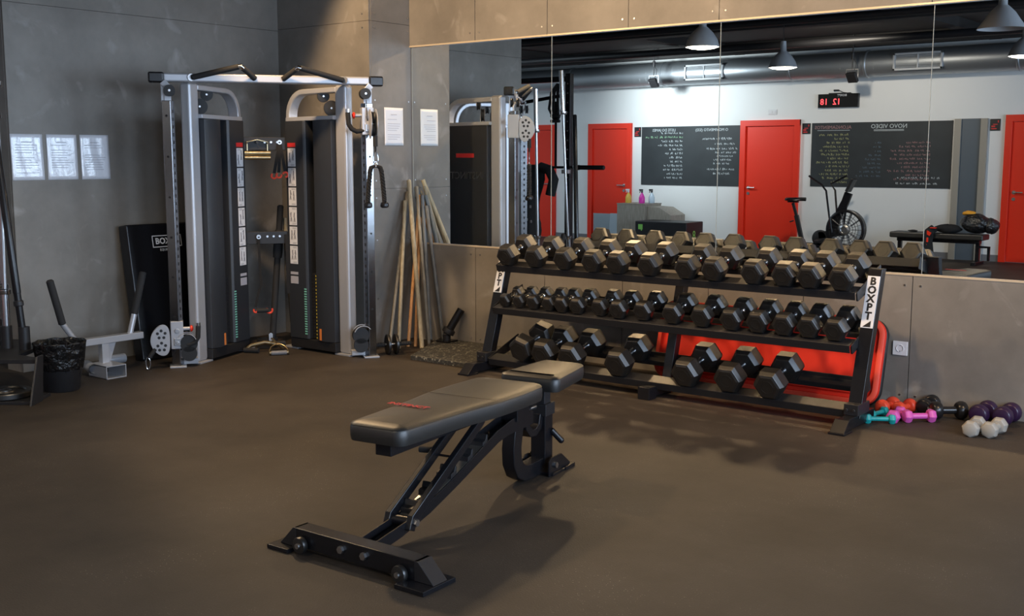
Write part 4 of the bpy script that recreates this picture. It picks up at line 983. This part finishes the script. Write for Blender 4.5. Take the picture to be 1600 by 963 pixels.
# ------------------------------------------------------------------ silver dip / press handle
t = thing('press_handle', 'silver T shaped press attachment with two raised foam grips by the left wall', 'handle', (.55, -2.38, 0))
V = lambda x, y, z: Vector((x - .55, y + 2.38, z))
MB().path([V(.50, -2.625, .235), V(.50, -2.12, .235)], (.06, .045)).build('cross_beam', mSilver, t, bevel=.004)
for a, b, c in ((V(.50, -2.60, .25), V(.50, -2.685, .375), V(.50, -2.755, .66)), (V(.50, -2.205, .25), V(.50, -2.165, .385), V(.50, -2.085, .66))):
    d = (c - b).normalized()
    MB().cyl(a, b, .019).build('handle_tube', mSilver, t)
    MB().lathe([(.019, -.005), (.0235, 0), (.0235, (c - b).length - .008), (.016, (c - b).length)], b, d, 18).build('foam_grip', mFoam, t)
MB().path([V(.50, -2.405, .08), V(.50, -2.405, .215)], (.05, .05)).build('post', mSilver, t, bevel=.003)
m = MB(); m.prism([(-2.40, .215), (-2.30, .215), (-2.355, .07)], lambda a, b, d: tuple(V(d, a, b)), .478, .484); m.build('gusset', mSilver, t)
m = MB(); x0, x1 = .45, .66
m.prism([(-2.49, .0), (-2.345, .0), (-2.345, .085), (-2.49, .085), (-2.49, .079), (-2.351, .079), (-2.351, .006), (-2.49, .006)], lambda a, b, d: tuple(V(d, a, b)), x0, x1); m.prism([(-2.49, .0), (-2.484, .0), (-2.484, .085), (-2.49, .085)], lambda a, b, d: tuple(V(d, a, b)), x0, x1)
m.build('square_socket', mSilver, t, bevel=.001)
MB().path([V(.33, -2.28, .06), V(.33, -2.15, .06)], .032, seg=18).build('round_tube', mSilver, t)
MB().lathe([(.034, 0), (.034, .18), (.026, .18), (.026, 0.0)], V(.53, -2.50, .055), (-1, .3, 0), 20, cap=False).build('open_tube', mSilver, t)

# ------------------------------------------------------------------ waste bin
t = thing('waste_bin', 'round black waste bin lined with a shiny black bag by the left wall', 'bin', (.725, -2.835, 0))
MB().lathe([(.098, 0), (.105, .01), (.128, .17), (.13, .175), (.127, .175), (.10, .012), (0, .010)], (0, 0, 0), (0, 0, 1), 40, cap=False).build('bin_body', mBlackM, t)
rr = random.Random(9); rings = []
prof = [(.128, .135), (.133, .16), (.141, .20), (.147, .25), (.152, .29), (.155, .302), (.150, .306), (.144, .296), (.135, .24), (.12, .14), (.10, .03)]
ph = [rr.uniform(0, 6.28) for _ in range(6)]
for k, (r, z) in enumerate(prof):
    am = .0022 if k in (5, 6) else .0032
    rings.append([Vector(((r + am * (math.sin(13 * a + ph[0] + k * .35) + .7 * math.sin(29 * a + ph[1] - k * .5) + .5 * math.sin(41 * a + k * .3))) * math.cos(a), (r + am * (math.sin(13 * a + ph[0] + k * .35) + .7 * math.sin(29 * a + ph[1] - k * .5) + .5 * math.sin(41 * a + k * .3))) * math.sin(a), z + .0025 * math.sin(9 * a + ph[2]))) for a in [2 * PI * i / 64 for i in range(160)]])
m = MB(); m.ring(rings, cap=False); m.build('bin_bag', mBag, t, ang=70)

# ------------------------------------------------------------------ barbell stand at the left edge
t = thing('barbell_holder', 'low black steel stand holding upright barbells at the left edge', 'stand', (1.03, -3.20, 0), math.radians(38))
_c, _s = math.cos(math.radians(38)), math.sin(math.radians(38))
V = lambda x, y, z: Vector(((x - 1.03) * _c + (y + 3.20) * _s, -(x - 1.03) * _s + (y + 3.20) * _c, z))
MB().prism([(-.60, .14), (-.012, .14), (-.012, .20), (-.20, .31), (-.20, .60), (-.42, .88), (-.60, .88)], lambda a, b, d: (a, b, d), .225, .25).build('top_plate', mBlackM, t, bevel=.002)
for x in (-.612, -.012): MB().prism([(0, 0), (.16, 0), (.20, .27), (.12, .27)], lambda a, b, d: (d, a, b), x, x + .012).build('side_plate', mBlackM, t, bevel=.002)
MB().bx(-.60, -.012, .04, .30, .0, .02).build('base_plate', mBlackM, t, bevel=.003)
pos = [(.40, -3.0), (.53, -2.955), (.10, -2.86)]
for x, y in pos: MB().lathe([(.034, 0), (.034, .14), (.027, .14), (.027, 0)], V(x, y, .25), (0, 0, 1), 20, cap=False).build('holder_tube', mBlackM, t)
def barbell(label, base, top, thick=.014, dark=False):
    base = Vector(base); d = Vector(top) - base; L = d.length
    t = thing('barbell', label, 'barbell', tuple(base), group='barbells standing in the holder')
    m_ = mBlack if dark else mChrome
    MB().lathe([(.020, 0), (.0245, .004), (.0245, .33), (.020, .332)], (0, 0, 0), d, 20).build('sleeve', m_, t)
    MB().lathe([(.0245, L - .41), (.0245, L - .004), (.020, L)], (0, 0, 0), d, 20).build('sleeve', m_, t)
    MB().lathe([(.034, .33), (.036, .335), (.036, .36), (.030, .365)], (0, 0, 0), d, 20).build('collar', m_, t)
    MB().lathe([(.034, L - .445), (.036, L - .44), (.036, L - .415), (.030, L - .41)], (0, 0, 0), d, 20).build('collar', m_, t)
    MB().lathe([(thick, .36), (thick, L - .44)], (0, 0, 0), d, 16).build('shaft', mSteel if not dark else mBlack, t)
    return t
barbell('tall chrome barbell standing in the holder at the left edge', (.40, -3.0, .255), (.33, -2.93, 2.30))
barbell('shorter chrome barbell standing closest to the left wall', (.10, -2.86, .255), (.09, -2.82, 2.12))
t = thing('leaning_bar', 'thick black bar leaning in the holder at the left edge', 'bar', (.53, -2.955, .20), group=None)
d = Vector((-.13, -.10, 1.95))
MB().lathe([(.022, 0), (.022, .35), (.024, .352), (.024, 1.60), (.018, 1.61)], (0, 0, .05), d, 20).build('shaft', mBlack, t)
MB().lathe([(.026, .27), (.030, .275), (.030, .30), (.026, .305)], (0, 0, .05), d, 20).build('collar', mBlackM, t)
t = thing('weight_plate_stack', 'black bumper plate lying under the barbell stand shelf', 'weight plate', (.73, -3.20, .022))
MB().lathe([(.03, 0), (.15, 0), (.155, .006), (.155, .03), (.15, .036), (.12, .036), (.115, .028), (.06, .028), (.055, .036), (.026, .036)], (0, 0, 0), (0, 0, 1), 40).build('plate', mRubber, t)
MB().lathe([(.027, .0365), (.04, .0365), (.04, .038), (.027, .038)], (0, 0, 0), (0, 0, 1), 24, cap=False).build('hub_ring', mSteel, t)
t.name = 'weight_plate_disc'

# ------------------------------------------------------------------ squat rig with barbell behind the camera side (seen in the mirror)
t = thing('squat_rig', 'tall black squat rig standing left behind the barbell stand, seen in the mirror', 'rig', (-.95, -4.05, 0))
for x in (.58, -.62):
    MB().bx(x - .035, x + .035, -.035, .035, 0, 2.36).build('rig_upright', mBlack, t, bevel=.004)
    m = MB()
    for k in range(20): m.cyl((x, .0352, .25 + k * .105), (x, .0362, .25 + k * .105), .009, seg=8)
    m.build('upright_bolts', mSteel, t)
    MB().bx(x - .045, x + .045, .03, .085, 1.24, 1.285).build('bar_hook', mSteel, t, bevel=.003)
    MB().bx(x - .04, x + .04, -.30, .30, 0, .05).build('rig_foot', mBlack, t, bevel=.004)
MB().bx(-.62, .58, -.03, .03, 2.27, 2.33).build('rig_top_bar', mBlack, t, bevel=.004)
MB().path([(-.58, 0, 2.0), (.5, 0, 2.12)], .02).build('rig_pull_up_bar', mBlack, t)
t = thing('barbell', 'horizontal barbell with black sleeves resting on the squat rig in the mirror', 'barbell', (-.95, -3.985, 1.31))
MB().cyl((-.75, 0, 0), (.72, 0, 0), .014).build('shaft', mBlack, t)
for s in (-1, 1): MB().lathe([(.026, .75), (.030, .76), (.026, .78), (.0255, .79), (.0255, 1.10), (.022, 1.105)], (-.0, 0, 0), (s, 0, 0), 20).build('sleeve', mBlack, t); MB().lathe([(.035, .70), (.038, .705), (.038, .735), (.030, .745)], (0, 0, 0), (s, 0, 0), 20).build('collar', mSteel, t)
t = thing('draped_jacket', 'black jacket with an orange lining draped over the horizontal barbell in the mirror', 'jacket', (-.93, -3.985, 1.31))
rr = random.Random(4); rings = []
for k in range(13):
    z = .03 - k * .085; wv = .25 - .012 * k + .03 * math.sin(k * .9); dp = .045 + .012 * k
    rings.append([Vector((wv * math.copysign(abs(math.cos(a)) ** .7, math.cos(a)) + .015 * math.sin(5 * a + k), dp * math.sin(a) + .012 * math.sin(4 * a + k * .7), z)) for a in [2 * PI * i / 28 for i in range(28)]])
MB().ring(rings).build('jacket_body', mCloth, t, ang=80)
for s in (-1, 1): MB().path([(s * .2, .0, .0), (s * .33, .0, -.03), (s * .40, .01, -.14), (s * .36, .02, -.32)], .06, seg=12).build('sleeve', mCloth, t)
MB().path([(-.09, .07, .02), (-.05, .09, -.06), (-.07, .10, -.16)], (.05, .01)).build('lining', mOrangeC, t)
m = MB()
for x, z in ((.10, -.45), (.17, -.45), (.12, -.6), (.18, -.62), (.15, -.3)): m.box((x, .15, z), (.022, .01, .03))
m.build('buckles', mSteel, t)
t = thing('suspension_trainer', 'bundle of black suspension straps hanging from the rig top bar in the mirror', 'strap', (-.50, -4.02, 2.25))
for dx in (-.04, -.015, .015, .04): MB().path([(dx * .3, 0, 0), (dx * 1.6, .05, -.10), (dx * 2.2, .06, -.28), (dx * .9, .05, -.40), (dx * .4, .04, -.2)], (.03, .012), up=(0, 1, 0)).build('webbing', mCloth, t)
MB().path([(0, .05, -.3), (.0, .05, -.95)], (.03, .006), up=(0, 1, 0)).build('long_strap', mCloth, t)
for z in (-.36, -.42): MB().cyl((-.06, .06, z), (.06, .06, z), .018).build('strap_grip', mFoam, t)

# ------------------------------------------------------------------ things in front of the far wall (seen in the mirror)
t = thing('plywood_cabinet', 'grey plywood cabinet with a sloping back, seen in the mirror', 'cabinet', (-2.76, -9.36, 0))
MB().bx(-.27, .27, -.25, .25, 0, .66).build('cabinet_body', mPly, t, bevel=.003)
MB().prism([(.27, 0), (.72, 0), (.72, .50), (.50, .62), (.27, .63)], lambda a, b, d: (a, d, b), -.25, .20).build('cabinet_side_wing', mPly, t, bevel=.003)
MB().bx(-.275, .275, -.255, .255, .66, .675).build('cabinet_top', mPly, t, bevel=.002)
for x, mt, lb, nm in ((-2.92, mYelB, 'yellow and white spray bottle on the plywood cabinet', 'y'), (-2.66, mPinkB, 'magenta spray bottle on the plywood cabinet', 'p'), (-2.56, mClearB, 'clear bluish bottle on the plywood cabinet behind the magenta one', 'c')):
    t = thing('spray_bottle', lb, 'bottle', (x, -9.28 if nm != 'c' else -9.42, .676), group='spray bottles on the plywood cabinet')
    MB().lathe([(.045, 0), (.05, .01), (.05, .09), (.035, .13), (.016, .16), (.014, .175)], seg=20).build('bottle_body', mt, t)
    m = MB(); m.cyl((0, 0, .172), (0, 0, .20), .017); m.path([(.015, 0, .215), (-.05, 0, .215)], (.022, .025)); m.path([(-.03, 0, .205), (-.045, 0, .17)], (.01, .01)); m.build('spray_head', mWhiteP if nm == 'y' else mBlackM, t)
t = thing('plyo_box', 'black plyometric box with green print in front of the plywood cabinet, seen in the mirror', 'box', (-1.90, -8.87, 0))
MB().bx(-.46, .46, -.26, .26, 0, .43).build('box_body', mBlackM, t, bevel=.012, seg=3)
m = MB(); m.bx(-.40, -.32, .2605, .262, .30, .38); m.bx(-.35, -.33, .2622, .2626, .28, .33); m.build('green_mark', mLime, t, smooth=False)
text('8', .20, mLime, 'lettering', t, frame((.461, 0.02, .22), (0, 1, 0), (0, 0, 1)), .0008)
text('R', .10, mLime, 'lettering', t, frame((.05, .2612, .10), (-1, 0, 0), (0, 0, 1)), .0008)
t = thing('kick_panel', 'grey metal sheet leaning at the foot of the left red door in the mirror', 'panel', (-3.27, -9.60, 0), 0)
MB().box((0, 0, .24), (.46, .02, .47), Matrix.Rotation(.12, 3, 'X')).build('panel_sheet', mDoorS, t, bevel=.003)

# exercise bike
t = thing('air_bike', 'black air bike with a large fan wheel in front of the right chalkboard', 'exercise bike', (.50, -9.05, 0))
m = MB(); m.bx(-.50, .62, -.03, .03, .12, .19); m.bx(-.47, -.41, -.26, .26, .02, .08); m.bx(.52, .58, -.26, .26, .02, .08); m.path([(-.44, 0, .08), (-.38, 0, .17)], (.05, .05)); m.path([(.55, 0, .08), (.5, 0, .17)], (.05, .05)); m.build('base_frame', mBlack, t, bevel=.004)
m = MB(); m.lathe([(.27, -.05), (.285, -.04), (.285, .04), (.27, .05), (.245, .05), (.245, -.05)], (.40, 0, .40), (0, 1, 0), 40, cap=False); m.lathe([(.245, -.05), (.27, -.05)], (.40, 0, .40), (0, 1, 0), 40, cap=False)
for r in (.08, .12, .16, .2): m.path([Vector((.40 + r * math.cos(a), .052, .40 + r * math.sin(a))) for a in [2 * PI * k / 32 for k in range(32)]], .0035, up=(0, 1, 0), seg=6, closed=True)
for k in range(20):
    a = 2 * PI * k / 20; m.path([(.40 + .06 * math.cos(a), .052, .40 + .06 * math.sin(a)), (.40 + .26 * math.cos(a), .052, .40 + .26 * math.sin(a))], .003, seg=6)
m.build('fan_cage', mBlack, t)
m = MB()
for k in range(10):
    a = 2 * PI * k / 10; c = Vector((.40 + .16 * math.cos(a), 0, .40 + .16 * math.sin(a))); m.box(c, (.16, .06, .006), Matrix.Rotation(-a, 3, 'Y'))
m.build('fan_blades', mGrey, t)
MB().lathe([(.055, .04), (.075, .05), (.075, .075), (.05, .085), (.045, .07), (.02, .07)], (.40, 0, .40), (0, 1, 0), 28).build('fan_hub', mSteel, t)
m = MB(); m.path([(.20, 0, .30), (.26, 0, .55), (.38, 0, .80), (.42, 0, .92)], (.05, .11)); m.path([(.40, 0, .80), (.36, 0, .45)], (.02, .03)); m.build('mast', mBlack, t, bevel=.004)
MB().box((.45, 0, 1.03), (.04, .16, .20), Matrix.Rotation(.45, 3, 'Y')).build('console', mBlackM, t, bevel=.006)
for s in (-1, 1):
    MB().path([(.24, s * .12, .36), (.20, s * .14, .60), (.15, s * .16, .95), (.08, s * .17, 1.04), (-.10 if s > 0 else .30, s * .2, 1.16)], .014, seg=10).build('moving_arm', mBlack, t)
    MB().path([(.05, s * .10, .24), (.05, s * .20, .22)], (.09, .02)).build('pedal', mBlackM, t)
m = MB(); m.path([(-.25, 0, .17), (-.36, 0, .58)], (.045, .06)); m.path([(-.35, 0, .55), (-.42, 0, .76)], (.03, .04)); m.path([(-.50, 0, .775), (-.33, 0, .775)], (.03, .02)); m.path([(-.40, 0, .50), (-.46, 0, .48)], .01); m.build('seat_tube', mBlackM, t, bevel=.003)
m = MB(); m.ring([[Vector((x, hw * c_, .80 + zz + .02 * (x + .42))) for c_, zz in ((-1, 0), (-.8, .03), (0, .04), (.8, .03), (1, 0), (0, -.015))] for x, hw in ((-.52, .07), (-.50, .11), (-.42, .11), (-.34, .05), (-.24, .025), (-.22, .015))]); m.build('saddle', mBlack, t, ang=60)
m = MB(); m.lathe([(.10, -.03), (.12, -.02), (.12, .02), (.10, .03)], (.02, 0, .26), (0, 1, 0), 28); m.path([(.0, 0, .30), (.35, 0, .36)], (.06, .10)); m.build('chain_guard', mBlackM, t, bevel=.004)

# bench with bags
t = thing('padded_bench', 'low black padded bench along the white wall, right side of the mirror', 'bench', (2.19, -9.08, 0))
MB().bx(-.62, .62, -.16, .16, .33, .41).build('seat_pad', mVinyl, t, bevel=.02, seg=3)
MB().bx(-.55, .55, -.05, .05, .28, .33).build('bench_rail', mBlack, t, bevel=.003)
for x in (-.52, .52):
    MB().bx(x - .025, x + .025, -.03, .03, .04, .30).build('leg', mBlack, t, bevel=.003); MB().bx(x - .03, x + .03, -.2, .2, 0, .045).build('foot_bar', mBlack, t, bevel=.003)
m = MB(); m.path([(.54, .0, .24), (.66, 0, .24), (.66, 0, .06)], (.03, .03)); m.build('side_hook', mBlack, t, bevel=.003)
def blob(mb, c, r, seed, sc=(1, 1, 1), amp=.12):
    rr = random.Random(seed); p = [rr.uniform(0, 6) for _ in range(6)]; c = Vector(c); seg, rg = 26, 14; R_ = []
    for k in [0.05] + list(range(1, rg)) + [rg - .05]:
        th = PI * k / rg
        R_.append([c + Vector((math.cos(a) * math.sin(th) * sc[0], math.sin(a) * math.sin(th) * sc[1], -math.cos(th) * sc[2])) * r * (1 + amp * (math.sin(3 * a + p[0] + 2 * th) + .6 * math.sin(5 * th + p[1] + 2 * a) + .35 * math.sin(9 * a + p[2]) * math.sin(th))) for a in [2 * PI * i / seg for i in range(seg)]])
    mb.ring(R_); return mb
t = thing('sports_bag', 'shiny black sports bag standing on the right end of the padded bench', 'bag', (2.68, -9.06, .425))
blob(MB(), (0, 0, .125), .15, 1, (1.35, .95, .85), .05).build('bag_body', mBag, t, ang=80)
blob(MB(), (.19, 0, .10), .10, 2, (1, 1, 1), .07).build('end_pocket', mBag, t, ang=80)
MB().path([(-.12, .1, .15), (-.08, .13, .24), (.04, .13, .25), (.10, .1, .15)], (.02, .006), up=(0, 1, 0)).build('carry_strap', mCloth, t)
t = MB(); blob(t, (0, 0, .02), .07, 5, (1.2, .8, .45), .1)
tag(t.build('folded_cloth', mOrangeC, loc=(2.58, -9.05, .665), ang=80), 'orange cloth lying on top of the black sports bag', 'cloth')
t = thing('draped_clothes', 'black clothes with red patches hanging over the padded bench edge', 'clothes', (2.22, -9.05, .413))
blob(MB(), (.10, 0, .055), .10, 7, (1.9, 1, .6), .08).build('cloth_pile', mCloth, t, ang=80)
MB().path([(-.05, .10, .06), (-.09, .18, .02), (-.10, .185, -.12), (-.08, .185, -.26), (-.09, .185, -.38)], (.12, .05), up=(0, 1, 0)).build('hanging_sleeve', mCloth, t, bevel=.015, seg=3)
m = MB(); m.box((-.09, .215, .0), (.07, .01, .05), Matrix.Rotation(.5, 3, 'Y')); m.box((-.11, .217, -.09), (.05, .01, .06)); m.box((-.12, .217, -.16), (.035, .01, .03)); m.box((-.04, .17, .07), (.08, .05, .012)); m.build('red_patch', mRed, t, bevel=.003)
t = MB(); blob(t, (0, 0, .012), .04, 8, (1.6, 1, .35), .1)
tag(t.build('workout_glove', mCloth, loc=(1.86, -9.03, .413), ang=80), 'small black glove lying on the left end of the padded bench', 'glove')
